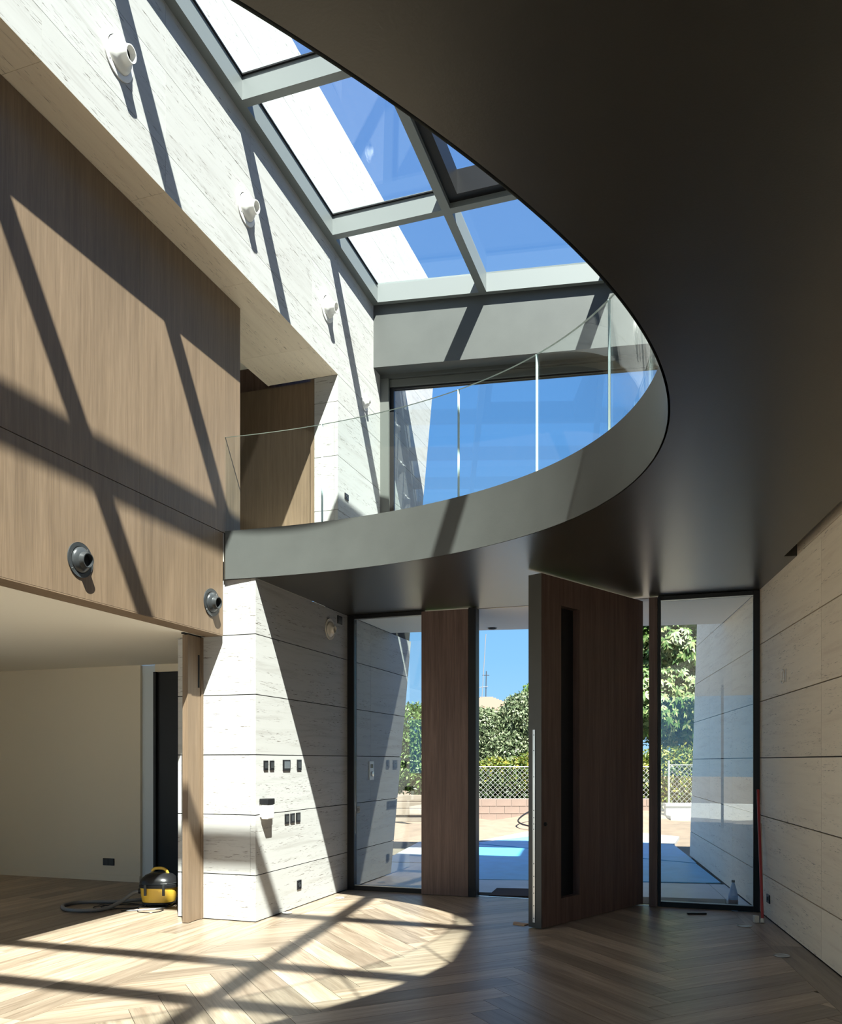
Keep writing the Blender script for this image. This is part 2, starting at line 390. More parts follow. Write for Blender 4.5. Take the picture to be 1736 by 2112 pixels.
# stone soffit of the big wall
facing(wl, FA, (0, 0, 6.3), (0, 1, 0), (1, 0, 0), (0, 0, -1), us=[-12, -9.55, -8.2, -6.85, -5.5, -4.15, -2.80, -1.45, -0.10, 1.25, 1.95], vs=[-0.95, 0.0], gap_v=0.001, mat=M_STONER)
box('soffit_backing', -0.94, -0.01, -12, 1.96, 6.318, 6.34, M_JOINT, wl, FA)
box('soffit_return', -0.96, -0.94, -12, 1.96, 6.302, 6.62, M_STONER, wl, FA)

# ---- wood wall (plane x=-0.344)
ww = struct(empty('wall_wood_side', FA, (-0.344, 0, 2.861)))
XW = -0.344
def wpanel(s0, s1, z0, z1, name='wood_panel'):
    prism(name, [(s0 + .0015, z0 + .002), (s1 - .0015, z0 + .002), (s1 - .0015, z1 - .002), (s0 + .0015, z1 - .002)], (XW, 0, 0), (0, 1, 0), (0, 0, 1), (1, 0, 0), 0.02, M_OAK, ww, FA)
sj = [-12, -9.68, -8.2, -6.76, -5.3, -3.84, -2.38 - 0.0, -1.335, -0.044]
sj = [-12, -9.4, -7.38, -5.36, -3.35, -1.335, -0.044]
for a, b in zip(sj[:-1], sj[1:]): wpanel(a, b, 2.861, 3.885)
for a, b in zip(sj[:-1], sj[1:-1] + [0.28]): wpanel(a, b, 3.888, 6.298)
box('wall_core', XW - 0.20, XW - 0.021, -12, -0.05, 2.864, 3.886, M_WALNUT, ww, FA)
box('wall_core', XW - 0.12, XW - 0.021, -12, 0.275, 3.89, 6.299, M_OAK, ww, FA)
box('bottom_trim', XW - 0.20, XW - 0.001, -12, -0.046, 2.852, 2.862, M_OAK, ww, FA)
# shadow joint visible between lower and upper panels is the 6 mm gap left above

# ---- door_3: wood door upstairs, with jamb
d3 = struct(empty('door_3', FA, (-0.86, 1.95, 3.89)))
prism('door_leaf', [(-1.9, 3.9), (-0.372, 3.9), (-0.372, 6.285), (-1.9, 6.285)], (0, 1.985, 0), (1, 0, 0), (0, 0, 1), (0, -1, 0), 0.04, M_OAK, d3, FA)
prism('door_jamb', [(-0.370, 3.9), (-0.318, 3.9), (-0.318, 6.298), (-0.370, 6.298)], (0, 1.955, 0), (1, 0, 0), (0, 0, 1), (0, -1, 0), 0.08, M_OAK, d3, FA)
# dark lobby around that door
cw = struct(empty('wall_corridor', FA, (-3, 2.1, 3.89)))
box('wall_panel', -3.6, -0.34, 2.03, 2.12, 3.89, 6.62, M_WALNUT, cw, FA)
box('wall_panel', -3.7, -3.6, -12, 2.1, 3.89, 6.62, M_PLASTER, cw, FA)
box('lobby_ceiling', -3.7, -0.96, -12, 2.1, 6.60, 6.66, M_PLASTER, cw, FA)
box('lobby_floor', -3.7, -0.35, -12, 2.1, 3.60, 3.885, M_PLASTER, cw, FA)

# ---- left room: ceiling, far wall, baseboard, pale return, dark door
lr = struct(empty('ceiling_side_room', FA, (-4, -3, 2.86)))
box('plaster_board', -5.9, XW - 0.205, -12, 1.92, 2.868, 2.95, M_PLASTER, lr, FA)
lw = struct(empty('wall_side_room', FA, (-4, 1.9, 0)))
box('plaster_face', -5.6, -2.83, 1.90, 2.0, 0, 2.868, M_KHAKI, lw, FA)
box('pale_reveal', -2.828, -2.60, 1.94, 2.04, 0, 2.868, M_PALE, lw, FA)
box('side_face', -5.7, -5.6, -1.2, 2.0, 0, 2.95, M_PLASTER, lw, FA)
w6 = struct(empty('added_window_6', FA, (-5.6, -6, 0)))  # unseen glazing added to let more light in from the left
for i in range(4):
    y = -9.2 + i * 2.0
    box('window_frame', -5.68, -5.6, y, y + 0.07, 0, 2.86, M_FRAME, w6, FA)
    box('pane', -5.65, -5.63, y + 0.07, y + 2.0, 0.02, 2.86, M_GLASS, w6, FA)
box('head_face', -2.60, -0.9, 1.90, 2.0, 2.77, 2.868, M_KHAKI, lw, FA)
struct(box('baseboard_left', -5.59, -2.83, 1.885, 1.899, 0, 0.085, M_KHAKI, None, FA, bevel=0.002))
d4 = struct(empty('door_4', FA, (-2.2, 1.88, 0)))
box('door_leaf', -2.56, -0.95, 1.90, 1.94, 0.0, 2.765, M_FRAME, d4, FA)
box('door_frame', -2.60, -2.56, 1.86, 1.95, 0, 2.768, M_FRAME, d4, FA, bevel=0.003)

# ---- door_2: sliding oak leaf standing out of its pocket beside the stone pier
d2 = struct(empty('door_2', FA, (-0.64, -0.1, 0)))
box('door_leaf', -0.668, -0.610, -0.262, 0.02, 0.006, 2.85, M_OAK, d2, FA, bevel=0.002)
box('edge_lipping', -0.6085, -0.604, -0.262, -0.20, 0.006, 2.85, M_OAK, d2, FA)
box('edge_lipping', -0.6085, -0.600, -0.035, 0.0, 0.006, 2.85, M_OAK, d2, FA)
box('pull_recess', -0.6105, -0.6085, -0.085, -0.055, 2.34, 2.67, M_VOID, d2, FA)
tr = struct(empty('trim_1', FA, (-0.64, -0.5, 2.84)))
box('sliding_track', -0.655, -0.622, -0.30, -0.005, 2.853, 2.866, M_FRAME, tr, FA)

# ---- wall_right
wr = struct(empty('wall_right', FB, (0, 0, 0)))
zr = [0.005, 0.425, 1.03, 1.635, 2.23, 2.835, 3.43]
brk = [12.9, 10.1, 7.3, 4.71, 2.118, -0.47 - 0.0, -2.9, -5.36]
rs = sorted([-x for x in brk]); 
rs = [-13.0, -10.4, -7.8, -5.2, -2.118, 0.0, 1.6, 3.3, 5.4]
RW = dict(org=(0, 0, 0), U=(0, 1, 0), V=(0, 0, 1), N=(-1, 0, 0))
facing(wr, FB, us=[2.262, 3.3, 5.4], vs=[3.43, 4.035, 4.64, 5.2], mat=M_STONER, gap_v=0.008, clips=[((1.0, 0.22), 5.36)], **RW)
facing(wr, FB, us=[r for r in rs if r < 1], vs=[3.43, 3.75], mat=M_STONER, **RW)
facing(wr, FB, us=rs, vs=zr, mat=M_STONER, gap_u=0.0025, gap_v=0.010, clips=[((1.0, 0.22), 5.36)], **RW)
prism('wall_core', [(-14, -0.3), (5.33, -0.3), (4.2, 5.19), (2.27, 5.19), (2.2, 3.42), (2.2, 3.9), (-14, 3.9)], (0.018, 0, 0), (0, 1, 0), (0, 0, 1), (-1, 0, 0), 0.3, M_JOINT, wr, FB)
box('upper_face', 0.0, 0.3, -14, 2.24, 3.76, 7.78, M_PLASTER, wr, FB)

# ---- wall_back: end wall of the atrium upstairs (plane y=1.636 of FB) = deep beam over window_1
wb = struct(empty('wall_back', FB, (-2.3, 1.636, 6.9)))
box('beam', -4.60, 0.0, 1.636, 1.876, 6.90, 7.74, M_SLAB, wb, FB)
box('beam_header', -4.60, 0.0, 1.876, 2.24, 6.86, 8.1, M_SLAB, wb, FB)
box('facade_strip', -4.60, 0.0, 1.90, 2.24, 3.89, 3.90, M_SLAB, wb, FB)
w1 = struct(empty('window_1', FB, (-2.3, 2.0, 3.9)))
box('window_head', -4.60, 0.0, 1.93, 2.05, 6.755, 6.858, M_DKGREY, w1, FB, bevel=0.004)
box('window_jamb', -4.56, -4.43, 1.876, 1.98, 3.9, 6.858, M_DKGREY, w1, FB, bevel=0.004)
box('window_frame', -4.43, -4.375, 1.95, 2.03, 3.9, 6.755, M_FRAME, w1, FB)
box('window_frame', -4.375, 0.0, 1.95, 2.03, 3.9, 3.93, M_FRAME, w1, FB)
box('window_frame', -4.375, 0.0, 1.955, 2.03, 6.735, 6.755, M_FRAME, w1, FB)
box('window_frame', -0.06, 0.0, 1.95, 2.03, 3.93, 6.735, M_FRAME, w1, FB)
box('pane', -4.375, -0.06, 1.99, 2.01, 3.93, 6.735, M_GLASSW, w1, FB)

# ---- skylight (window_4)
sk = struct(empty('window_4', FA, (0, 0, 7.8)))
def slab4(name, c, dz0, dz1, mat, parent=sk):
    """c: four (x,s) corners; underside follows zs(s)"""
    bm = bmesh.new(); n = len(c)
    lo = [bm.verts.new((x, s, zs(s) + dz0)) for x, s in c]; hi = [bm.verts.new((x, s, zs(s) + dz1)) for x, s in c]
    bm.faces.new(lo[::-1]); bm.faces.new(hi)
    for i in range(n): bm.faces.new([lo[i], lo[(i + 1) % n], hi[(i + 1) % n], hi[i]])
    bmesh.ops.recalc_face_normals(bm, faces=bm.faces)
    cx = sum(p[0] for p in c) / n; cy = sum(p[1] for p in c) / n
    return mesh_obj(name, bm, mat, parent, FA, (cx, cy, zs(cy)))
S0 = -11.0
H = 0.255
bars = [(-10.44, -10.35), (-8.42, -8.33), (-7.37, -7.28), (-6.36, -6.27), (-4.40, -4.31), (-2.40, -2.31), (-0.402, -0.312), (1.607, 1.697)]
slab4('rafter', [(0.0, S0), (0.09, S0), (0.09, se(.09) - .02), (0.0, se(0) - .02)], 0, H, M_SKYF)
slab4('rafter', [(1.427, S0), (1.526, S0), (1.526, se(1.526) - .02), (1.427, se(1.427) - .02)], 0, H, M_SKYF)
slab4('rafter', [(xm(S0), S0), (xm(S0, .10), S0), (xm(3.5, .10), 3.57), (xm(3.5), 3.555)], 0, H, M_SKYF)
slab4('rafter', [(xr(S0) - .06, S0), (xr(S0), S0), (xr(3.8), 3.8), (xr(3.8) - .06, 3.8)], 0, H, M_SKYF)
for a, b in bars:
    for x0, x1, y0, y1 in ((0.09, 1.427, 0.09, 1.427),):
        slab4('crossbar', [(x0, a), (x1, a), (x1, b), (x0, b)], 0, H, M_SKYF)
    slab4('crossbar', [(1.526, a), (xm(a), a), (xm(b), b), (1.526, b)], 0, H, M_SKYF)
    slab4('crossbar', [(xm(a, .10), a), (xr(a) - .06, a), (xr(b) - .06, b), (xm(b, .10), b)], 0, H, M_SKYF)
def eb(x, d): return (x, se(x) - d)
slab4('crossbar', [eb(.09, .085), eb(1.427, .085), eb(1.427, .02), eb(.09, .02)], 0, H, M_SKYF)
slab4('crossbar', [eb(1.526, .085), eb(3.0, .085), eb(3.0, .02), eb(1.526, .02)], 0, H, M_SKYF)
slab4('crossbar', [eb(3.1, .085), eb(4.5, .085), eb(4.5, .02), eb(3.1, .02)], 0, H, M_SKYF)
edges = [S0] + [b for ab in bars for b in ab]
sp = [(edges[i], edges[i + 1]) for i in range(0, len(edges) - 1, 2)] + [(1.697, None)]
for a, b in sp:
    for k in range(3):
        fx0 = (lambda s: 0.09, lambda s: 1.526, lambda s: xm(s, .10))[k]; fx1 = (lambda s: 1.427, lambda s: xm(s), lambda s: xr(s) - .06)[k]
        if b is None: c = [(fx0(a), a), (fx1(a), a), (fx1(3.4), se(fx1(3.4)) - .085), (fx0(3.4), se(fx0(3.4)) - .085)]
        else: c = [(fx0(a), a), (fx1(a), a), (fx1(b), b), (fx0(b), b)]
        if k == 1 and b is not None and abs(b - 1.607) < 1e-3:
            # opening vent: deep black sash carrying a smaller pane
            t = 0.115
            x0, x1 = fx0(a), fx1(b)
            slab4('vent_sash', [(x0, a), (x0 + t, a), (x0 + t, b), (x0, b)], 0.06, 0.33, M_FRAME)
            slab4('vent_sash', [(x1 - t, a), (fx1(a), a), (x1, b), (x1 - t, b)], 0.06, 0.33, M_FRAME)
            slab4('vent_sash', [(x0 + t, b - t), (x1 - t, b - t), (x1 - t, b), (x0 + t, b)], 0.06, 0.33, M_FRAME)
            slab4('vent_sash', [(x0 + t, a), (x1 - t, a), (x1 - t, a + t), (x0 + t, a + t)], 0.06, 0.33, M_FRAME)
            slab4('pane', [(x0 + t, a + t), (x1 - t, a + t), (x1 - t, b - t), (x0 + t, b - t)], 0.33, 0.345, M_GLASS)
            continue
        slab4('pane', c, H - 0.02, H, M_GLASS)
# black gasket strips round each pane are read as thin dark frames on top
for a, b in sp:
    if b is None: b = 3.0
    slab4('gasket', [(0.09, a), (0.105, a), (0.105, b), (0.09, b)], H - 0.035, H - 0.021, M_FRAME)
    slab4('gasket', [(0.09, b - .02), (1.427, b - .02), (1.427, b), (0.09, b)], H - 0.035, H - 0.021, M_FRAME) if b < 2 else None

# ---- roof and rear enclosure (behind the camera)
rf = struct(empty('ceiling_roof', FA, (2, -12, 7.8)))
box('roof_deck', -0.3, 8.5, -16, -11.0, 8.1, 8.4, M_SLAB, rf, FA)
rw = struct(empty('wall_rear', FA, (2, -13, 0)))
box('upper_face', -3.7, 8.5, -11.15, -11.0, 3.89, 8.15, M_PLASTER, rw, FA)
w5 = struct(empty('window_5', FA, (0, -12, 0)))
for i in range(8):
    x = -5.6 + i * 1.7
    box('window_frame', x, x + 0.06, -9.26, -9.2, 0, 3.42, M_FRAME, w5, FA)
    box('pane', x + 0.06, x + 1.7, -9.24, -9.22, 0, 3.42, M_GLASS, w5, FA)

# ---- entrance screen: window_2, fixed walnut panel, door_1, window_3
Y0 = 2.225
def winframe(root, x0, x1, fl, fr, bottom=0.055, top=0.045, rec=0.0):
    z1 = ZC - 0.004
    box('window_frame', x0, x0 + fl, Y0 + rec, Y0 + .09 + rec, 0, z1, M_FRAME, root, FA, bevel=.003)
    box('window_frame', x1 - fr, x1, Y0 + rec, Y0 + .09 + rec, 0, z1, M_FRAME, root, FA, bevel=.003)
    box('window_frame', x0 + fl, x1 - fr, Y0 + rec, Y0 + .09 + rec, 0, bottom, M_FRAME, root, FA, bevel=.003)
    box('window_frame', x0 + fl, x1 - fr, Y0 + rec, Y0 + .09 + rec, z1 - top, z1, M_FRAME, root, FA, bevel=.003)
    box('glazing_bead', x0 + fl, x1 - fr, Y0 + rec + .02, Y0 + .03 + rec, bottom, bottom + .008, M_STEEL, root, FA)
    box('glazing_bead', x0 + fl, x1 - fr, Y0 + rec + .02, Y0 + .03 + rec, z1 - top - .008, z1 - top, M_STEEL, root, FA)
    box('pane', x0 + fl, x1 - fr, Y0 + .04 + rec, Y0 + .056 + rec, bottom, z1 - top, M_GLASSW, root, FA)
w2 = struct(empty('window_2', FA, (0.5, Y0, 0))); winframe(w2, 0.002, 1.0, 0.09, 0.016)
w3 = struct(empty('window_3', FA, (4.2, Y0, 0))); winframe(w3, 3.728, 4.770, 0.03, 0.066)
t2 = struct(empty('trim_2', FA, (1.3, Y0, 0)))
box('walnut_panel', 1.0, 1.582, Y0 - 0.065, Y0 + 0.09, 0.006, ZC - 0.025, M_WALNUT, t2, FA, bevel=.002)
box('panel_edge', 1.582, 1.672, Y0 - 0.06, Y0 + 0.10, 0.0, ZC - 0.01, M_FRAME, t2, FA, bevel=.003)
t3 = struct(empty('trim_3', FA, (3.68, Y0, 0)))
box('walnut_post', 3.634, 3.724, Y0 - 0.02, Y0 + 0.09, 0.0, ZC - 0.015, M_WALNUT, t3, FA, bevel=.002)
t4 = struct(empty('trim_4', FA, (2.6, Y0, 0)))
box('threshold', 1.672, 3.634, Y0 + 0.01, Y0 + 0.06, 0.0, 0.006, M_STEEL, t4, FA)

d1 = struct(empty('door_1', FD, (1.9, 0.075, 0)))
DL, DT, Z0, Z1 = 1.92, 0.15, 0.012, 3.385
gx0, gx1, gz0, gz1, gd = 0.325, 0.649, 0.26, 3.12, 0.075
box('door_core', 0.0, DL, 0.012 + gd, DT - 0.012, Z0, Z1, M_WALNUT, d1, FD)
bm = bmesh.new()
boxbm(0.002, gx0, 0, gd + .012, Z0, Z1, bm); boxbm(gx1, DL, 0, gd + .012, Z0, Z1, bm)
boxbm(gx0, gx1, 0, gd + .012, Z0, gz0, bm); boxbm(gx0, gx1, 0, gd + .012, gz1, Z1, bm)
mesh_obj('inner_face', bm, M_WALNUT, d1, FD, (1.0, 0, Z0))
box('outer_face', 0.002, DL, DT - 0.012, DT, Z0, Z1, M_WALNUT, d1, FD)
box('pull_channel', gx0, gx1, gd + 0.004, gd + 0.012, gz0, gz1, M_FRAME, d1, FD)
box('lock_edge', -0.004, 0.0, 0.0, DT, Z0, Z1, M_DOOREDGE, d1, FD)
ls = box('lock_strip', -0.008, -0.004, 0.072, 0.098, 0.06, 1.90, M_STEEL, d1, FD)
for z in (0.1, 0.22, 0.34, 0.40, 0.5, 0.62, 0.95, 1.0, 1.06, 1.13, 1.45, 1.7, 1.85):
    bm = lathe([(0.005, 0), (0.005, 0.002)], 10, 'X', (-0.010, 0.085, z), cap=True); mesh_obj('screw', bm, M_VOID, ls, FD, (-0.009, 0.085, z))
bm = lathe([(0.02, 0.0), (0.02, 0.012), (0.012, 0.018), (0.012, 0.018)], 18, 'Y', (0.055, 0.0, 1.0), cap=True)
mesh_obj('lock_cylinder', bm, M_BLACK, d1, FD, (0.055, 0, 1.0), smooth=True)

# ---- floor: dark bed, herringbone planks, border along the right wall
fl = struct(empty('floor', FW, (0, 6, 0)))
def Aworld(x, s): v = FA.w(x, s); return (v.x, v.y)
bm = bmesh.new()
pw = [Aworld(-5.7, -12.1), Aworld(-5.7, 1.95), Aworld(0, 1.95), Aworld(0, 2.24), Aworld(4.98, 2.24), (FB.w(0.2, -13).x, FB.w(0.2, -13).y)]
prism('floor_bed', pw, (0, 0, -0.008), (1, 0, 0), (0, 1, 0), (0, 0, 1), 0.3, M_JOINT, fl, FW)
Lp, Wp = 1.5, 0.22
c45 = math.sqrt(0.5)
planks = []
def fa2(a, b):  # lattice coords to FA plan; a along (+,+), b along (-,+)
    return (4.02 + (a - b) * c45, -4.0 + (a + b) * c45)
nB = FA.l(FB.w(-0.283, 0)); 
nbx, nby = 0.98895, 0.14867      # nB in FA coordinates
cB = nbx * nB[0] + nby * nB[1]
for k in range(-60, 60):
    for q in range(-9, 9):
        oa, ob = k * Wp + q * Lp, k * Wp - q * Lp
        for kind in 'HV':
            if kind == 'H': r = [(oa, ob), (oa + Lp, ob), (oa + Lp, ob + Wp), (oa, ob + Wp)]
            else: r = [(oa, ob + Wp), (oa + Wp, ob + Wp), (oa + Wp, ob + Wp + Lp), (oa, ob + Wp + Lp)]
            g = 0.0016
            ca = sum(p[0] for p in r) / 4; cb = sum(p[1] for p in r) / 4
            r = [(p[0] + (g if p[0] < ca else -g), p[1] + (g if p[1] < cb else -g)) for p in r]
            P = [fa2(*p) for p in r]
            if max(p[0] for p in P) < -5.5 or max(p[1] for p in P) < -11.9: continue
            P = clip(P, (nbx, nby), cB) 
            if P: P = clip(P, (0, 1), 2.24)
            if P: P = clip(P, (-1, 0), -0.2315)
            if not P or area(P) < 0.004: continue
            cx = sum(p[0] for p in P) / len(P); cy = sum(p[1] for p in P) / len(P)
            w = FA.w(cx, cy)
            if cx < 0 and cy > 1.99 + (0 if cx > -9 else 0): continue
            vis = any(FA.w(*p).y > 4.9 and abs(FA.w(*p).x / FA.w(*p).y) < 0.515 for p in P)
            ug = ((c45, c45, 0), (-c45, c45, 0)) if kind == 'V' else ((-c45, c45, 0), (c45, c45, 0))
            planks.append((vis, w.y, P, ug))
x1 = 0.2285; row = 0
while x1 > -5.6:                       # long straight boards beside the herringbone, running on into the side room
    x0 = max(x1 - 0.22, -5.6); y = -12.0 + (row * 0.83) % 2.2 - 2.2
    while y < 2.24:
        yy0, yy1 = max(y, -12.0), min(y + 2.2, 1.97 if x0 < 0 else 2.24)
        if yy1 - yy0 > 0.02:
            P = [(x0 + .0016, yy0 + .0012), (x1 - .0016, yy0 + .0012), (x1 - .0016, yy1 - .0012), (x0 + .0016, yy1 - .0012)]
            C4 = [FA.w(*p) for p in P] + [FA.w((x0 + x1) / 2, (yy0 + yy1) / 2)]
            vis = any(q.y > 4.9 and abs(q.x / q.y) < 0.515 for q in C4)
            planks.append((vis, C4[-1].y, P, ((1, 0, 0), (0, 1, 0))))
        y += 2.2
    x1 -= 0.22; row += 1
planks.sort(key=lambda t: (not t[0], t[1]))
rest = bmesh.new()
for i, (vis, wy, P, ug) in enumerate(planks):
    off = (rnd.uniform(0, 20), rnd.uniform(0, 20))
    if vis and i < 296:
        o = prism('plank', P, (0, 0, 0), (1, 0, 0), (0, 1, 0), (0, 0, 1), 0.012, M_PLANK, fl, FA, off, ug)
    else: prism('x', P, (0, 0, 0), (1, 0, 0), (0, 1, 0), (0, 0, 1), 0.012, M_PLANK, None, FA, off, ug, bm=rest)
o = mesh_obj('plank_field', rest, M_PLANK, fl, FA, (0, -6, 0)); o['kind'] = 'stuff'
b0 = -13.0
while b0 < 0.05:
    b1 = min(b0 + 1.9, 0.05)
    prism('border_plank', [(-0.281, b0 + .001), (-0.002, b0 + .001), (-0.002, b1 - .001), (-0.281, b1 - .001)], (0, 0, 0), (1, 0, 0), (0, 1, 0), (0, 0, 1), 0.012, M_PLANK, fl, FB, (rnd.random() * 9, 0))
    b0 += 1.9

# ---- outside ground, added bounce ground, kerbs
gr = struct(empty('ground', FW, (4, 30, -0.1)))
bm = bmesh.new(); n = 60
vs = [[None] * (n + 1) for _ in range(n + 1)]
for i in range(n + 1):
    for j in range(n + 1):
        x = -25 + 60 * i / n; y = 10.5 + 24 * j / n
        z = -0.06 + (0.14 * math.sin(x * .9 + 1.3 * math.sin(y * .7)) * math.sin(y * 1.1) + 0.07 * math.sin(x * 2.3 + y * 1.7)) * min(1, max(0, (y - 17) / 4)) + max(0, min(.35, (y - 18) * 0.06))
        vs[i][j] = bm.verts.new((x, y, z))
for i in range(n):
    for j in range(n): bm.faces.new([vs[i][j], vs[i + 1][j], vs[i + 1][j + 1], vs[i][j + 1]])
mesh_obj('sandy_ground', bm, M_SAND, gr, FW, (4, 20, 0), smooth=60)
box('far_ground', -90, 110, -90, 200, -0.5, -0.40, M_SAND, gr)
box('rear_bounce_ground', -9.5, 9, -22, -9.3, -0.2, -0.02, plain('pale_bounce_ground', (0.6, 0.56, 0.5), 0.8), gr, FA)  # unseen pale ground added to bounce sun in from the rear
box('side_bounce_ground', -30, -5.75, -22, 2, -0.2, -0.02, plain('pale_side_bounce_ground', (0.66, 0.58, 0.47), 0.8), gr, FA)  # unseen, added pale so sunlight reflects in through the left glazing
wg = struct(empty('wall_wing', FB, (3, -6, 0)))
box('wing_block', 0.34, 7.0, -14, 2.24, 0, 8.1, M_PLASTER, wg, FB)
pv = struct(empty('pavement', FB, (0, 3, 0)))
# paving: near step strip then big slabs up to the film covered path
for i, x in enumerate([-5.0, -3.4, -1.8, -0.2]):
    x1 = min(x + 1.6, 0.0)
    prism('paving_slab', [(x + .004, 0.9 if x < -1 else 0.2), (x1 - .004, 0.9 if x < -1 else 0.2), (x1 - .004, 2.10), (x + .004, 2.10)], (0, 0, -0.005), (1, 0, 0), (0, 1, 0), (0, 0, 1), 0.08, M_PAVE, pv, FB)
for x in (-5.0, -3.4, -1.8):
    for y in (2.14, 3.9, 5.6):
        prism('paving_slab', [(x + .004, y + .004), (x + 1.596, y + .004), (x + 1.596, y + 1.7), (x + .004, y + 1.7)], (0, 0, -0.03), (1, 0, 0), (0, 1, 0), (0, 0, 1), 0.08, M_PAVE, pv, FB)

# ================================================================ THINGS
# ---- glass balustrade on the slab edge
bal = empty('glass_balustrade', FA, (2.0, -0.4, ZF)); tag(bal, 'curved frameless glass balustrade standing on the edge of the dark upper slab', 'balustrade')
def tpar(x, s):   # parameter of the ellipse nearest to FA point
    w = FA.w(x, s); d = Vector((w.x, w.y)) - EC
    return math.atan2(d.dot(e2) / EB, d.dot(e1) / EA)
joints = [0.9226, 0.7399, 0.4568, 0.2700, 0.0640] + [tpar(*q) for q in [ (3.99, -2.25), (4.05, -3.3), (3.85, -4.4), (3.45, -5.4), (2.85, -6.5), (2.0, -7.6)]]
G = 0.02
for a, b in zip(joints[:-1], joints[1:]):
    bm = bmesh.new(); nseg = 14; prev = None
    for i in range(nseg + 1):
        t = a + (b - a) * (i / nseg); t += (0.0006 if i == 0 else (-0.0006 if i == nseg else 0)) * (-1 if b < a else 1)
        p0 = ell(t, G); p1 = ell(t, G + 0.018)
        q0 = FA.l((p0.x, p0.y, 0)); q1 = FA.l((p1.x, p1.y, 0))
        cur = [bm.verts.new((q0[0], q0[1], ZF + 0.012)), bm.verts.new((q0[0], q0[1], ZF + 0.965)), bm.verts.new((q1[0], q1[1], ZF + 0.965)), bm.verts.new((q1[0], q1[1], ZF + 0.012))]
        if prev:
            for u, v_, mi in ((0, 1, 0), (1, 2, 1), (2, 3, 0), (3, 0, 1)):
                f = bm.faces.new([prev[u], prev[v_], cur[v_], cur[u]]); f.material_index = mi; f.smooth = True
        else:
            f = bm.faces.new(cur); f.material_index = 1
        prev = cur
    f = bm.faces.new(prev[::-1]); f.material_index = 1
    bmesh.ops.recalc_face_normals(bm, faces=bm.faces)
    c = FA.l((*ell((a + b) / 2, G), 0))
    mesh_obj('glass_pane', bm, [M_GLASSB, M_EDGE], bal, FA, (c[0], c[1], ZF), smooth=30)
bm = bmesh.new(); prev = None
for i in range(121):
    t = joints[0] + (joints[-1] - joints[0]) * i / 120
    p0 = ell(t, G - .012); p1 = ell(t, G + .03); q0 = FA.l((*p0, 0)); q1 = FA.l((*p1, 0))
    cur = [bm.verts.new((q0[0], q0[1], ZF)), bm.verts.new((q0[0], q0[1], ZF + .014)), bm.verts.new((q1[0], q1[1], ZF + .014)), bm.verts.new((q1[0], q1[1], ZF))]
    if prev:
        for u, v_ in ((0, 1), (1, 2), (2, 3), (3, 0)): bm.faces.new([prev[u], prev[v_], cur[v_], cur[u]])
    prev = cur
bmesh.ops.recalc_face_normals(bm, faces=bm.faces)
mesh_obj('glazing_shoe', bm, M_STEEL, bal, FA, (2, -.4, ZF))

# ---- jet air nozzles
def nozzle(name, x, s, z, r, mat, label, group, tilt=0.0, ax=0.62, hr=0.36):
    k = r / 0.165 * ax
    t = empty(name, FA, (x, s, z)); tag(t, label, 'air nozzle', group)
    bm = lathe([(0.0, 0.0), (r, 0.0), (r, 0.010), (0.93 * r, 0.02 * k), (0.80 * r, 0.024 * k), (0.76 * r, 0.02 * k), (0.76 * r, 0.01)], 40, 'X', (x, s, z))
    mesh_obj('flange', bm, mat, t, FA, (x, s, z), smooth=35)
    bm = lathe([(0.74 * r, 0.01), (0.74 * r, 0.04 * k), (0.68 * r, 0.07 * k), (0.56 * r, 0.095 * k), (max(0.46, hr + .06) * r, 0.11 * k), (max(0.40, hr + .02) * r, 0.14 * k), (hr * r, 0.20 * k), (hr * r, 0.205 * k), ((hr - .05) * r, 0.205 * k), ((hr - .06) * r, 0.10 * k)], 40, 'X', (0, 0, 0))
    bmesh.ops.rotate(bm, cent=(0, 0, 0), matrix=Matrix.Rotation(tilt, 3, 'Y'), verts=bm.verts); bmesh.ops.translate(bm, vec=(x, s, z), verts=bm.verts)
    mesh_obj('cone', bm, mat, t, FA, (x, s, z), smooth=35)
    bm = lathe([(0.0, 0.12 * k), ((hr - .05) * r, 0.12 * k)], 24, 'X', (0, 0, 0))
    bmesh.ops.rotate(bm, cent=(0, 0, 0), matrix=Matrix.Rotation(tilt, 3, 'Y'), verts=bm.verts); bmesh.ops.translate(bm, vec=(x, s, z), verts=bm.verts)
    mesh_obj('throat', bm, M_VOID, t, FA, (x, s, z))
    for a in (0.9, 3.9):
        p = (x, s + 0.87 * r * math.cos(a), z + 0.87 * r * math.sin(a))
        bm = lathe([(0.006, 0.018 * k), (0.006, 0.025 * k)], 8, 'X', p, cap=True); mesh_obj('screw', bm, M_STEEL, t, FA, p)
GN = 'white air nozzles along the top of the tall stone wall'
for (s, z), lb in zip([(-2.04, 6.95), (-0.19, 6.97), (1.64, 6.95), (2.79, 6.30)],
    ['white round air nozzle on the tall stone wall, largest and nearest the top left corner',
     'white round air nozzle on the tall stone wall, second from the top left corner',
     'white round air nozzle on the tall stone wall beside the lower end of the skylight',
     'small white air nozzle on the stone wall just left of the upper window']):
    nozzle('air_nozzle', 0.0, s, z, 0.165 if z > 6.5 else 0.10, M_WHITE, lb, GN, 0.15)
GB = 'black air nozzles on the oak wall'
nozzle('air_nozzle', XW, -2.05, 3.15, 0.135, M_GREYP, 'black round air nozzle low on the oak panelled wall, the larger left one', GB, 0.1, 0.5, 0.42)
nozzle('air_nozzle', XW, -0.25, 3.15, 0.135, M_GREYP, 'black round air nozzle at the right end of the oak wall beside the stone pier', GB, 0.1, 0.5, 0.42)
nozzle('air_nozzle', 0.0, 1.72, 3.168, 0.125, M_CREAM, 'beige air nozzle high on the stone pier near the entrance screen', None, 0.1, 0.45)

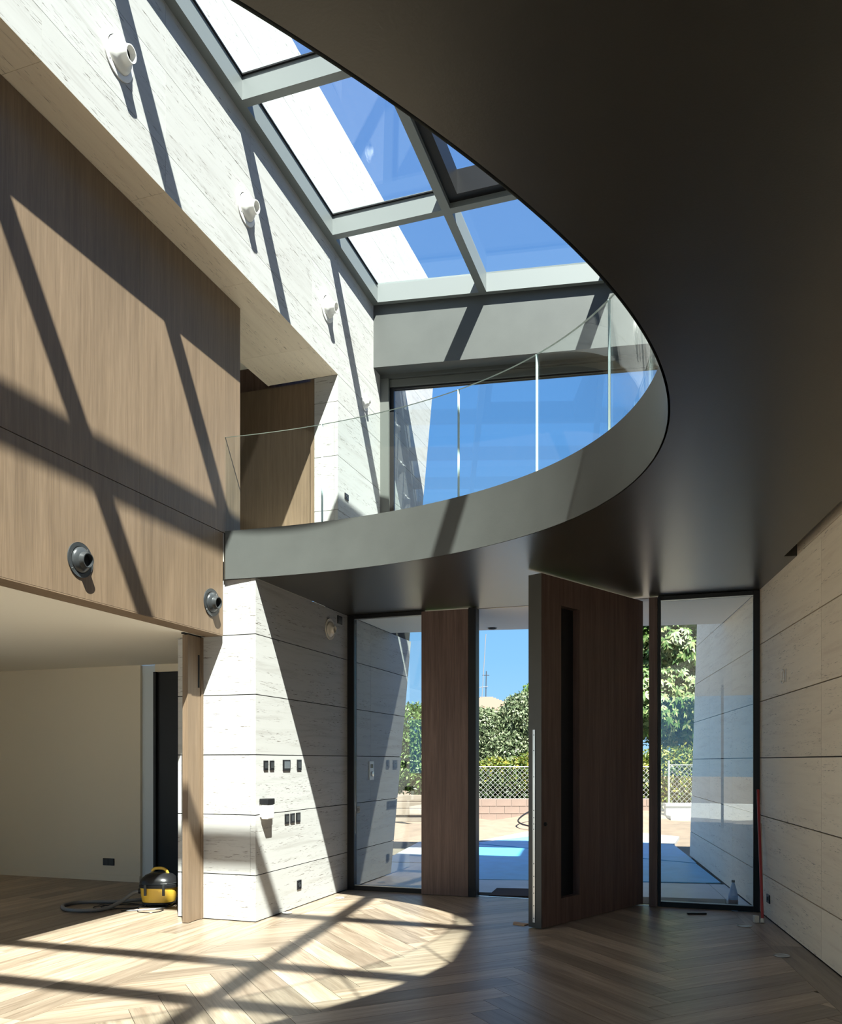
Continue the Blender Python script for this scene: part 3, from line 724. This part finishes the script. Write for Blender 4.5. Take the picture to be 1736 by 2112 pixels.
# ---- wall devices on the stone pier
def plate(name, frame, fx, s, z, w, h, label, cat='switch', group=None, n=1, kind='rocker', N=1, dark=M_BLACK):
    """N=+1: faces +x (left wall); N=-1: faces -x (right wall)"""
    t = empty(name, frame, (fx, s, z)); tag(t, label, cat, group)
    d = 0.011 * N; xs = sorted((fx, fx + d))
    box('cover_plate', xs[0], xs[1], s - w / 2, s + w / 2, z - h / 2, z + h / 2, dark, t, frame, bevel=.002)
    xs = sorted((fx + d, fx + d + 0.004 * N))
    if kind == 'rocker': box('rocker', xs[0], xs[1], s - w * .32, s + w * .32, z - h * .3, z + h * .3, M_GREYP, t, frame, bevel=.001)
    if kind == 'screen': box('screen', xs[0], xs[1], s - w * .36, s + w * .36, z - h * .30, z + h * .36, plain('screen_glass', (0.10, 0.11, 0.115), 0.1), t, frame, bevel=.001)
    if kind == 'socket':
        bm = lathe([(h * .26, 0), (h * .26, 0.004), (h * .19, 0.004), (h * .19, 0.0006), (0, 0.0006)], 20, 'X', (0, 0, 0))
        if N < 0: bmesh.ops.scale(bm, vec=(-1, 1, 1), verts=bm.verts)
        bmesh.ops.translate(bm, vec=(fx + d, s, z), verts=bm.verts); bmesh.ops.recalc_face_normals(bm, faces=bm.faces)
        mesh_obj('socket_cup', bm, M_GREYP, t, frame, (fx + d, s, z))
    return t
plate('light_switch', FA, 0, 0.195, 1.557, 0.085, 0.10, 'black wall switch on the sunlit stone pier, upper row, nearest the corner', group='switches on the stone pier')
plate('light_switch', FA, 0, 0.320, 1.557, 0.085, 0.10, 'black wall switch on the sunlit stone pier, upper row, second from the corner', group='switches on the stone pier')
plate('thermostat', FA, 0, 0.635, 1.557, 0.16, 0.115, 'square dark grey thermostat on the stone pier between black switches', 'thermostat', kind='screen')
plate('light_switch', FA, 0, 0.925, 1.560, 0.10, 0.115, 'black wall switch on the stone pier at the shadow edge, end of the upper row', group='switches on the stone pier')
for s, lb in ((0.645, 'left'), (0.770, 'middle'), (0.900, 'right')):
    plate('light_switch', FA, 0, s, 0.985, 0.095, 0.105, 'black wall switch in the lower row of three on the stone pier, the %s one' % lb, group='lower row of three switches')
plate('power_socket', FA, 0, 0.925, 0.245, 0.095, 0.10, 'black power socket near the floor on the sunlit stone pier', 'socket', kind='socket')
plate('power_socket', FB, 0, -0.33, 0.207, 0.12, 0.085, 'black power socket near the floor on the right stone wall', 'socket', kind='socket', N=-1)
plate('power_socket', FA, 0, 2.20, 4.887, 0.11, 0.075, 'small black socket upstairs on the bright stone wall behind the glass balustrade', 'socket', kind='socket')
o = plate('vent_grille', FA, 0, 1.995, 3.322, 0.13, 0.10, 'black square plate high on the stone pier beside the beige nozzle', 'wall plate', kind='rocker')
plate('power_socket', FA, 0, 2.56, 0.977, 0.10, 0.09, 'black outdoor socket on the stone beyond the left entrance glass', 'socket', kind='socket')
t = empty('wall_box', FA, (-3.33, 1.89, 0.26)); tag(t, 'black rectangular double socket on the khaki wall left of the yellow vacuum', 'socket')
box('cover_plate', -3.42, -3.24, 1.885, 1.90, 0.205, 0.30, M_BLACK, t, FA, bevel=.003)
box('socket_insert', -3.41, -3.335, 1.881, 1.885, 0.215, 0.29, M_GREYP, t, FA); box('socket_insert', -3.325, -3.25, 1.881, 1.885, 0.215, 0.29, M_GREYP, t, FA)
# wall telephone like handset unit near the corner
t = empty('wall_handset', FA, (0, 0.14, 1.02)); tag(t, 'white wall unit with black top on the sunlit corner of the stone pier', 'wall unit')
box('bracket', 0.0, 0.02, 0.08, 0.20, 1.04, 1.19, M_WHITE, t, FA, bevel=.003)
box('body', 0.02, 0.095, 0.075, 0.205, 1.02, 1.165, M_WHITE, t, FA, bevel=.01)
box('black_cap', 0.0, 0.10, 0.07, 0.21, 1.166, 1.225, M_BLACK, t, FA, bevel=.006)
t = empty('intercom', FA, (0, 3.01, 1.475)); tag(t, 'white intercom plate on the outside stone seen through the left entrance glass', 'intercom')
box('cover_plate', 0.0, 0.012, 2.935, 3.085, 1.35, 1.60, M_WHITE, t, FA, bevel=.003)
box('camera_window', 0.012, 0.015, 2.97, 3.05, 1.51, 1.56, M_BLACK, t, FA)
bm = lathe([(0.035, 0), (0.032, 0.02), (0.0, 0.024)], 20, 'X', (0.012, 3.01, 1.43)); mesh_obj('call_button', bm, M_STEEL, t, FA, (0.012, 3.01, 1.43), smooth=True)
# pale ring shaped clip on the right wall
t = empty('wall_clip', FB, (0, -0.93, 2.40)); tag(t, 'pale D shaped clip fixed high on the right stone wall', 'clip')
pts = [(-0.012, -0.93 + 0.05 * math.cos(a), 2.40 + 0.062 * math.sin(a)) for a in [math.pi * 2 * k / 24 for k in range(25)]]
pts = [(p[0], min(p[1], -0.895), p[2]) for p in pts]
mesh_obj('ring', tube(pts, 0.007, 8), M_WHITE, t, FB, (0, -0.93, 2.40), smooth=True)
box('back_plate', -0.006, 0.0, -1.04, -1.01, 2.34, 2.46, M_CREAM, t, FB, bevel=.002)

# ---- porch downlight
dl = FW; px, py = 0.97, 11.25
t = empty('downlight', FW, (px, py, ZC)); tag(t, 'small round black downlight in the porch soffit beyond the open door', 'light')
mesh_obj('rim', lathe([(0.062, -0.012), (0.062, -0.016), (0.05, -0.018), (0.05, -0.007)], 28, 'Z', (px, py, ZC)), M_FRAME, t, FW, (px, py, ZC))
mesh_obj('lamp_well', lathe([(0.0, -0.009), (0.05, -0.009)], 28, 'Z', (px, py, ZC)), M_VOID, t, FW, (px, py, ZC))

# ---- vacuum cleaner
vx, vy = -2.91, 9.20
vc = empty('vacuum_cleaner', FW, (vx, vy, 0)); tag(vc, 'yellow and black drum vacuum cleaner with a grey hose on the shaded floor', 'vacuum cleaner')
def rbox(prof, seg=40, sx=1.0, sy=1.0, p=3.0, org=(0, 0, 0)):
    bm = bmesh.new(); rings = []
    for r, z in prof:
        ring = []
        for k in range(seg):
            a = 2 * math.pi * k / seg; c, s = math.cos(a), math.sin(a)
            q = (abs(c) ** p + abs(s) ** p) ** (-1 / p)
            ring.append(bm.verts.new((org[0] + r * sx * q * c, org[1] + r * sy * q * s, org[2] + z)))
        rings.append(ring)
    for i in range(len(rings) - 1):
        for k in range(seg): bm.faces.new([rings[i][k], rings[i][(k + 1) % seg], rings[i + 1][(k + 1) % seg], rings[i + 1][k]])
    bm.faces.new(rings[0][::-1]); bm.faces.new(rings[-1])
    return bm
O = (vx, vy, 0)
mesh_obj('tub', rbox([(0.145, 0.035), (0.165, 0.05), (0.178, 0.12), (0.186, 0.205)], org=O, sx=1.05, sy=.9), M_YELLOW, vc, FW, O, smooth=40)
mesh_obj('base_ring', rbox([(0.15, 0.02), (0.17, 0.028), (0.165, 0.045)], org=O, sx=1.05, sy=.9), M_BLACK, vc, FW, O, smooth=40)
mesh_obj('rim_band', rbox([(0.19, 0.206), (0.197, 0.21), (0.197, 0.24), (0.19, 0.246)], org=O, sx=1.05, sy=.9), M_BLACK, vc, FW, O, smooth=40)
mesh_obj('lid', rbox([(0.196, 0.2465), (0.194, 0.27), (0.175, 0.305), (0.14, 0.34), (0.09, 0.362), (0.05, 0.368)], org=O, sx=1.05, sy=.9, p=2.6), M_BLACK, vc, FW, O, smooth=40)
mesh_obj('lid_seam', rbox([(0.197, 0.256), (0.199, 0.258), (0.197, 0.261)], org=O, sx=1.05, sy=.9, p=2.6), M_GREYP, vc, FW, O)
hp = [(vx - .085, vy, .34), (vx - .075, vy, .385), (vx - .04, vy, .408), (vx + .03, vy, .408), (vx + .075, vy, .385), (vx + .10, vy, .335)]
mesh_obj('handle', tube(spline(hp, 5), 0.017, 10), M_YELLOW, vc, FW, (vx, vy, .36), smooth=True)
for sgn, nm in ((1, 'latch'), (-1, 'latch')):
    cx = vx + 0.10 * sgn
    box('latch', cx - .014, cx + .014, vy - .186, vy - .166, .13, .25, M_GREYP, vc, FW, bevel=.004)
for ax, ay in ((-.12, -.11), (.12, -.11), (-.12, .11), (.12, .11)):
    bm = lathe([(0.022, -0.012), (0.022, 0.012)], 16, 'X', (vx + ax, vy + ay, 0.022), cap=True); mesh_obj('caster', bm, M_BLACK, vc, FW, (vx + ax, vy + ay, .022))
bm = lathe([(0.03, 0.0), (0.03, 0.03), (0.022, 0.03)], 18, 'X', (0, 0, 0)); bmesh.ops.rotate(bm, cent=(0, 0, 0), matrix=Matrix.Rotation(math.pi, 3, 'Z'), verts=bm.verts)
bmesh.ops.translate(bm, vec=(vx - .178, vy - .06, .165), verts=bm.verts); mesh_obj('hose_port', bm, M_BLACK, vc, FW, (vx - .19, vy - .06, .165), smooth=True)
hz = 0.022
hp = [(vx - .19, vy - .06, .165), (vx - .26, vy - .09, .15), (vx - .36, vy - .20, .07), (vx - .46, vy - .34, hz), (vx - .58, vy - .46, hz), (vx - .74, vy - .46, hz), (vx - .90, vy - .36, hz), (vx - 1.00, vy - .16, hz), (vx - .95, vy + .02, hz), (vx - .78, vy + .08, hz), (vx - .50, vy + .10, hz), (vx - .30, vy + .16, .03), (vx - .22, vy + .22, hz)]
mesh_obj('hose', tube(spline(hp, 12), 0.0195, 10, rib=0.08), M_HOSE, vc, FW, (vx - .5, vy - .2, 0), smooth=True)
cp = []
for k in range(60):
    a = k / 60 * 2 * math.pi * 3; rx = .17 + .05 * math.sin(k * .37); 
    cp.append((vx - .42 + rx * 1.5 * math.cos(a), vy - .12 + rx * .75 * math.sin(a) + .02 * math.sin(k * .21), .006 + .002 * (k % 3)))
cp += [(vx - .1, vy - .42, .006), (vx + .02, vy - .50, .006), (vx + .12, vy - .46, .006), (vx + .15, vy - .34, .006), (vx + .08, vy - .30, .008), (vx - .1, vy - .36, .007), (vx - .28, vy - .40, .006), (vx + .0, vy - .31, .012), (vx + .16, vy - .24, .02), (vx + .2, vy - .1, .05), (vx + .19, vy, .09)]
mesh_obj('power_cord', tube(spline(cp, 4), 0.0045, 6), M_BLACK, vc, FW, (vx - .3, vy - .2, 0), smooth=True)

# ---- water bottle on the paving outside the right glass
bx, by = 3.39, 8.98
bt = empty('water_bottle', FW, (bx, by, 0)); tag(bt, 'blue tinted plastic water bottle standing outside the right entrance glass', 'bottle')
bg_, bnt, bp_ = newmat('bottle_plastic'); bp_.inputs['Base Color'].default_value = (0.22, 0.42, 0.75, 1); bp_.inputs['Roughness'].default_value = .08; bp_.inputs['Alpha'].default_value = 0.55
bm = lathe([(0.0, 0.0), (0.044, 0.002), (0.05, 0.012), (0.05, 0.06), (0.047, 0.066), (0.05, 0.072), (0.05, 0.14), (0.046, 0.165), (0.034, 0.215), (0.020, 0.262), (0.015, 0.275), (0.015, 0.288)], 28, 'Z', (bx, by, 0))
mesh_obj('bottle_body', bm, bg_, bt, FW, (bx, by, 0), smooth=35)
mesh_obj('cap', lathe([(0.018, 0.284), (0.018, 0.306), (0.016, 0.309), (0, 0.309)], 20, 'Z', (bx, by, 0)), M_BLACK, bt, FW, (bx, by, .29), smooth=35)
lab = plain('bottle_label', (0.06, 0.03, 0.05), 0.4)
mesh_obj('label', lathe([(0.0508, 0.035), (0.0508, 0.10)], 28, 'Z', (bx, by, 0)), lab, bt, FW, (bx, by, .07), smooth=True)

# ---- door mat, scraps, poles
o = prism('door_mat', [(0.80, 9.80), (2.05, 9.66), (2.12, 10.22), (0.95, 10.36)], (0, 0, 0.012), (1, 0, 0), (0, 1, 0), (0, 0, 1), 0.014, M_MAT); tag(o, 'dark brown door mat lying outside just past the entrance threshold', 'mat')
o = prism('cardboard_scrap', [(0.90, 8.10), (1.0, 8.02), (1.06, 8.09), (0.92, 8.19)], (0, 0, 0.012), (1, 0, 0), (0, 1, 0), (0, 0, 1), 0.012, M_CARD); tag(o, 'small brown cardboard scrap on the floor at the foot of the open door', 'scrap')
o = box('door_stop', 2.78, 2.98, 8.62, 8.655, 0.0, 0.018, M_BLACK, bevel=.004); tag(o, 'small flat black bar on the floor at the foot of the right entrance glass', 'door stop')
def pole(name, p0, p1, r, mat, label):
    t = empty(name, FW, p0); tag(t, label, 'pole')
    mesh_obj('shaft', tube([p0, p1], r, 10), mat, t, FW, p0, smooth=True)
    q = Vector(p0) + (Vector(p1) - Vector(p0)) * 0.03
    mesh_obj('foot', tube([p0, q], r * 1.35, 10), M_CREAM if mat is M_RED else M_BLACK, t, FW, p0, smooth=True)
pole('red_pole', (3.37, 8.16, 0.004), (3.545, 8.70, 1.30), 0.014, M_RED, 'dark red pole leaning in the corner of the right stone wall and glass')
pole('pale_pole', (3.43, 8.30, 0.004), (3.545, 8.62, 0.95), 0.008, M_PALEW, 'thin pale stick leaning beside the red pole against the right stone wall')
o = box('pale_block', 3.30, 3.345, 8.18, 8.23, 0.0, 0.07, M_CREAM, bevel=.004); tag(o, 'small cream block on the floor beside the foot of the red pole', 'block')
M_CLEAR = plain('cloudy_plastic', (0.45, 0.45, 0.43), 0.15)
def disc(x, y, rx, label, cat='protective disc'):
    t = empty('plastic_disc', FW, (x, y, 0)); tag(t, label, cat)
    mesh_obj('rim', tube([(x + rx * math.cos(a), y + rx * math.sin(a), 0.005) for a in [2 * math.pi * k / 20 for k in range(21)]], 0.004, 6), M_CLEAR, t, FW, (x, y, 0), smooth=True)
    mesh_obj('film', lathe([(0, .002), (rx, .002)], 20, 'Z', (x, y, 0)), M_CLEAR, t, FW, (x, y, 0))
disc(3.139, 8.02, 0.065, 'cloudy plastic disc on the floor in front of the right entrance glass')
disc(2.961, 6.79, 0.06, 'cloudy plastic disc on the floor beside the right wall border plank')
disc(-1.412, 8.70, 0.05, 'cloudy plastic disc on the sunlit floor beside the stone pier socket')
disc(-0.95, 9.66, 0.05, 'cloudy plastic disc on the sunlit floor near the left entrance glass')

# ---- blue protective film over the garden path, white kerb
def sheet(name, poly, z, th, mat, label, cat):
    o = prism(name, poly, (0, 0, z), (1, 0, 0), (0, 1, 0), (0, 0, 1), th, mat); return tag(o, label, cat)
sheet('blue_film', [(0.55, 11.25), (3.95, 10.90), (4.30, 12.93), (0.95, 16.1), (0.2, 14.5), (0.2, 13.0)], 0.0, 0.012, M_FILM, 'blue protective film covering the path from the porch to the first seam', 'protective film')
sheet('blue_film', [(4.32, 12.98), (4.50, 13.92), (4.85, 15.9), (2.35, 17.6), (1.0, 16.15)], 0.004, 0.012, M_FILM, 'blue protective film covering the far end of the path beyond the seam', 'protective film')
sheet('white_kerb', [(0.95, 16.22), (2.35, 17.75), (4.9, 16.0), (5.5, 17.6), (3.4, 20.6), (1.2, 16.7)], 0.0, 0.1, M_KERB, 'white concrete edge of the path beyond the blue film', 'kerb')
pts = spline([(3.4, 19.4, .15), (2.6, 19.0, .1), (2.3, 19.6, .2), (2.9, 20.4, .45), (3.6, 20.2, .5)], 8)
o = mesh_obj('garden_hose', tube(pts, 0.02, 6), M_BLACK, None, FW, (3, 20, 0)); tag(o, 'loose dark cable looping on the sand left of the open door', 'cable')

# ---- block wall with fence
bwl = empty('block_wall', FW, (3, 22.0, 0)); tag(bwl, 'low wall of pinkish concrete blocks at the far side of the sandy garden', 'wall')
box('mortar_bed', -6, 6.4, 22.02, 22.18, 0.0, 0.60, M_MORTAR, bwl)
for r_ in range(3):
    x = -6.0 + (0.22 if r_ % 2 else 0)
    while x < 6.3:
        jx = 0.4
        box('block', x + .006, min(x + jx, 6.4) - .006, 22.0 + rnd.uniform(0, .006), 22.19, 0.012 + r_ * 0.2, 0.2 + r_ * 0.2 - .004, M_BLOCK, bwl)
        x += jx
cw2 = empty('garden_wall', FW, (9, 21.5, 0)); tag(cw2, 'low white concrete garden wall under the wire fence seen through the right glass', 'wall')
box('wall_body', 6.4, 16, 21.6, 21.8, 0.0, 0.42, M_KERB, cw2, bevel=.01)
box('coping', 6.38, 16.02, 21.56, 21.84, 0.42, 0.50, M_KERB, cw2, bevel=.01)
box('base_ledge', 6.4, 16, 21.2, 21.6, 0.0, 0.2, M_KERB, cw2, bevel=.01)
def fence(x0, x1, y, z0, z1, label):
    t = empty('wire_fence', FW, ((x0 + x1) / 2, y, z0)); tag(t, label, 'fence')
    bm = bmesh.new(); hgt = z1 - z0; d = 0.13; r = 0.0045
    x = x0 - hgt
    while x < x1:
        for sgn in (1, -1):
            a0, a1 = (x, x + hgt) if sgn > 0 else (x + hgt, x)
            p0, p1 = Vector((a0, y, z0)), Vector((a1, y, z1))
            lo, hi = min(a0, a1), max(a0, a1)
            t0 = max(0, (x0 - p0.x) / (p1.x - p0.x) if sgn > 0 else (x1 - p0.x) / (p1.x - p0.x)) ; t1 = min(1, (x1 - p0.x) / (p1.x - p0.x) if sgn > 0 else (x0 - p0.x) / (p1.x - p0.x))
            if t1 <= t0: continue
            q0, q1 = p0.lerp(p1, t0), p0.lerp(p1, t1)
            dv = (q1 - q0).normalized(); nv = Vector((-dv.z, 0, dv.x)) * r; dy = Vector((0, r, 0))
            vs_ = [bm.verts.new(q) for q in (q0 - nv, q0 - dy, q0 + nv, q1 - nv, q1 - dy, q1 + nv)]
            bm.faces.new([vs_[0], vs_[1], vs_[4], vs_[3]]); bm.faces.new([vs_[1], vs_[2], vs_[5], vs_[4]])
        x += d
    mm = mesh_obj('wire_mesh', bm, M_WIRE, t, FW, (x0, y, z0)); mm['kind'] = 'stuff'
    x = x0
    while x <= x1 + .01:
        mesh_obj('post', tube([(x, y, z0 - .3), (x, y, z1 + .12)], 0.028, 8), M_WIRE, t, FW, (x, y, z0)); x += (x1 - x0) / max(1, round((x1 - x0) / 3))
    mesh_obj('top_rail', tube([(x0, y, z1), (x1, y, z1)], 0.014, 6), M_WIRE, t, FW, (x0, y, z1))
fence(1.5, 6.3, 22.1, 0.60, 1.45, 'galvanised wire mesh fence on the pinkish block wall')
fence(6.5, 13.5, 21.7, 0.50, 1.5, 'galvanised wire mesh fence on the white garden wall at right')
# rough retaining edge at left
for i in range(5):
    z = 0.02 + i * 0.17
    pass
st = empty('log_edging', FW, (0.2, 20.5, 0)); tag(st, 'stack of weathered grey timber beams on the sand, seen through left glass', 'timber edging')
for i in range(4):
    box('beam', -0.9 + rnd.uniform(-.05, .05), 1.35, 20.4 + rnd.uniform(0, .06), 20.62, 0.10 + i * .17, 0.10 + i * .17 + .155, plain('weathered_timber', (.20, .17, .13), .9, var=.2), st, bevel=.01)

# ---- foliage
def foliage(name, blobs, n, size, mat, parent, droop=0.3, cluster=0, seed=1, asp=0.42):
    rr = random.Random(seed); V = []; Fc = []
    tot = sum(b[3] * b[4] * b[5] for b in blobs) ** 1.0
    wts = [(b[3] * b[4] * b[5]) ** (2 / 3) for b in blobs]; sw = sum(wts)
    for b, w_ in zip(blobs, wts):
        m = int(n * w_ / sw)
        while m > 0:
            u = Vector((rr.gauss(0, 1), rr.gauss(0, 1), rr.gauss(0, 1))).normalized() * (rr.uniform(0.55, 1.0) ** 0.5)
            ctr = Vector((b[0] + u.x * b[3], b[1] + u.y * b[4], b[2] + u.z * b[5]))
            if ctr.z < 0.3: m -= 1; continue
            k = cluster or 1
            outd = (u + Vector((0, 0, 0.5))).normalized()
            base_ang = rr.uniform(0, 6.28)
            for c in range(k):
                if cluster:
                    ang = base_ang + 6.28 * c / k
                    a = outd.orthogonal().normalized(); bb = outd.cross(a)
                    d = (a * math.cos(ang) + bb * math.sin(ang) - Vector((0, 0, droop))).normalized(); nrm = outd
                else:
                    d = Vector((rr.gauss(0, 1), rr.gauss(0, 1), rr.gauss(0, 1) - droop)).normalized(); nrm = (outd + Vector((rr.gauss(0, .6), rr.gauss(0, .6), rr.gauss(0, .6)))).normalized()
                sd_ = d.cross(nrm)
                if sd_.length < 1e-3: continue
                sd_.normalize(); L = size * rr.uniform(.7, 1.25); w2_ = L * asp
                i0 = len(V)
                p = ctr
                V.extend([tuple(p), tuple(p + d * L * .5 + sd_ * w2_ * .5), tuple(p + d * L - Vector((0, 0, L * .12))), tuple(p + d * L * .5 - sd_ * w2_ * .5)])
                Fc.append((i0, i0 + 1, i0 + 2, i0 + 3))
            m -= k
    me = bpy.data.meshes.new(name); me.from_pydata(V, [], Fc); me.materials.append(mat)
    o = bpy.data.objects.new(name, me); COL.objects.link(o); o.parent = parent; o.matrix_basis = WM[parent.name].inverted()
    o['kind'] = 'stuff'; return o
def tree(name, base, blobs, n, size, mat, label, group=None, trunk=0.12, **k):
    t = empty(name, FW, base); tag(t, label, 'tree' if 'tree' in name else 'shrub', group)
    top = blobs[0]
    mesh_obj('trunk', tube(spline([base, (base[0] + .1, base[1], (top[2]) * .5), (top[0], top[1], top[2])], 5), trunk, 8), M_BARK, t, FW, base, smooth=True)
    for b in blobs[1:4]:
        mesh_obj('branch', tube([(base[0] + .1, base[1], max(.3, top[2] * .5)), (b[0], b[1], b[2])], trunk * .45, 6), M_BARK, t, FW, base, smooth=True)
    foliage('foliage', blobs, n, size, mat, t, **k)
tree('chestnut_tree', (8.4, 26, 0), [(8.4, 26, 4.4, 2.6, 2.0, 2.6), (7.0, 25.4, 3.6, 1.4, 1.3, 1.5), (9.8, 25.5, 3.4, 1.8, 1.4, 1.6), (8.3, 25.0, 6.6, 1.9, 1.5, 1.5), (7.6, 24.9, 5.2, 1.2, 1.0, 1.1)], 42000, 0.19, M_LEAF2,
     'tall chestnut tree with broad leaf clusters seen through the right entrance glass', trunk=.2, cluster=7, seed=3)
tree('yellow_hedge', (8.0, 23.2, 0), [(8.0, 23.2, 1.15, 2.8, .7, .95), (6.6, 23.1, 1.0, 1.2, .6, .9), (10, 23.2, 1.1, 1.4, .6, .9)], 18000, 0.13, M_LEAF3,
     'yellow green hedge behind the wire fence at the foot of the chestnut tree', trunk=.05, seed=4)
tree('olive_tree', (2.6, 25, 0), [(2.6, 25, 1.9, 1.1, .9, .9), (1.9, 25.2, 2.5, .8, .8, .75), (3.2, 25, 2.9, .9, .8, .8), (2.4, 24.6, 1.3, .8, .6, .7)], 32000, 0.12, M_LEAF1,
     'grey green olive like tree seen left of the open door', trunk=.09, seed=5)
tree('olive_tree', (4.0, 26, 0), [(4.0, 26, 3.0, 1.1, 1.0, 1.3), (4.6, 26, 2.4, 1.0, .9, 1.2), (3.6, 26.3, 2.3, 1.0, .8, 1.1), (4.6, 26, 3.9, .9, .8, .8)], 32000, 0.13, M_LEAF4,
     'taller darker green tree rising against the open door edge', trunk=.1, seed=6)
tree('yellow_shrub', (3.4, 23.0, 0), [(3.4, 23.0, 1.15, 1.1, .5, .8), (2.1, 23.0, .95, 1.1, .4, .75), (4.8, 23.1, 1.05, 1.2, .5, .85), (3.0, 23.2, .7, 1.8, .4, .5)], 17000, 0.13, M_LEAF3,
     'yellow leaved shrub behind the block wall fence left of the open door', trunk=.04, seed=7)
tree('laurel_tree', (-0.2, 24, 0), [(-0.2, 24, 2.3, 1.0, .9, 1.0), (0.2, 23.8, 1.4, .9, .7, .9), (-0.9, 24, 1.7, .9, .8, 1.1), (0.5, 24.2, 2.6, .6, .6, .7)], 24000, 0.13, M_LEAF4,
     'bright green bush seen through the left entrance glass', trunk=.08, seed=8)
M_LEAF5 = leafmat('leaves_shaded_green', (0.012, 0.03, 0.008), (0.03, 0.06, 0.014), (0.07, 0.11, 0.03))  # dark leaf colours carry the shade under the bushes
tree('shade_foliage', (3.2, 22.75, 0), [(3.2, 22.75, .75, 3.4, .22, .75), (1.6, 22.75, .7, 1.2, .2, .7), (5.4, 22.75, .75, 1.2, .2, .75)], 16000, 0.12, M_LEAF5,
     'dark foliage added as shade under the bushes behind the block wall mesh', trunk=.03, seed=11)
# ---- far house roof with antennas
hs = empty('far_house', FW, (5.0, 60, 0)); tag(hs, 'distant house with a tiled hipped roof behind the grey green tree', 'house')
box('house_wall', 2.2, 7.4, 58, 64, 0, 5.0, M_PLASTER, hs)
bm = bmesh.new()
for i in range(14):
    k = i / 14; k2 = (i + 1) / 14; z0_, z1_ = 4.95 + 1.35 * k, 4.95 + 1.35 * k2 + .02
    boxbm(1.9 + 2.6 * k, 7.7 - 2.6 * k, 57.7 + 3 * k, 64.3 - 3 * k, z0_, z1_, bm)
mesh_obj('roof_tiles', bm, M_TILE, hs, FW, (5, 60, 5)); 
at_ = empty('antenna_mast', FW, (4.9, 60.5, 6.2)); tag(at_, 'thin tall antenna mast above the distant roof', 'antenna')
mesh_obj('mast', tube([(4.45, 60.5, 6.1), (4.75, 60.5, 10.9)], 0.03, 6), M_HOSE, at_, FW, (4.5, 60.5, 6.1))
mesh_obj('cross_arm', tube([(4.2, 60.5, 7.0), (4.9, 60.5, 7.05)], 0.02, 5), M_HOSE, at_, FW, (4.5, 60.5, 7))
at2 = empty('antenna_mast', FW, (4.8, 60.5, 6.2)); tag(at2, 'short antenna mast on the distant roof right of the tall one', 'antenna')
mesh_obj('mast', tube([(4.75, 60.6, 6.1), (4.78, 60.6, 8.2)], 0.035, 6), M_GREYP, at2, FW, (4.75, 60.6, 6.1))
mesh_obj('cross_arm', tube([(4.5, 60.6, 7.9), (5.0, 60.6, 7.9)], 0.03, 5), M_GREYP, at2, FW, (4.75, 60.6, 7.9))
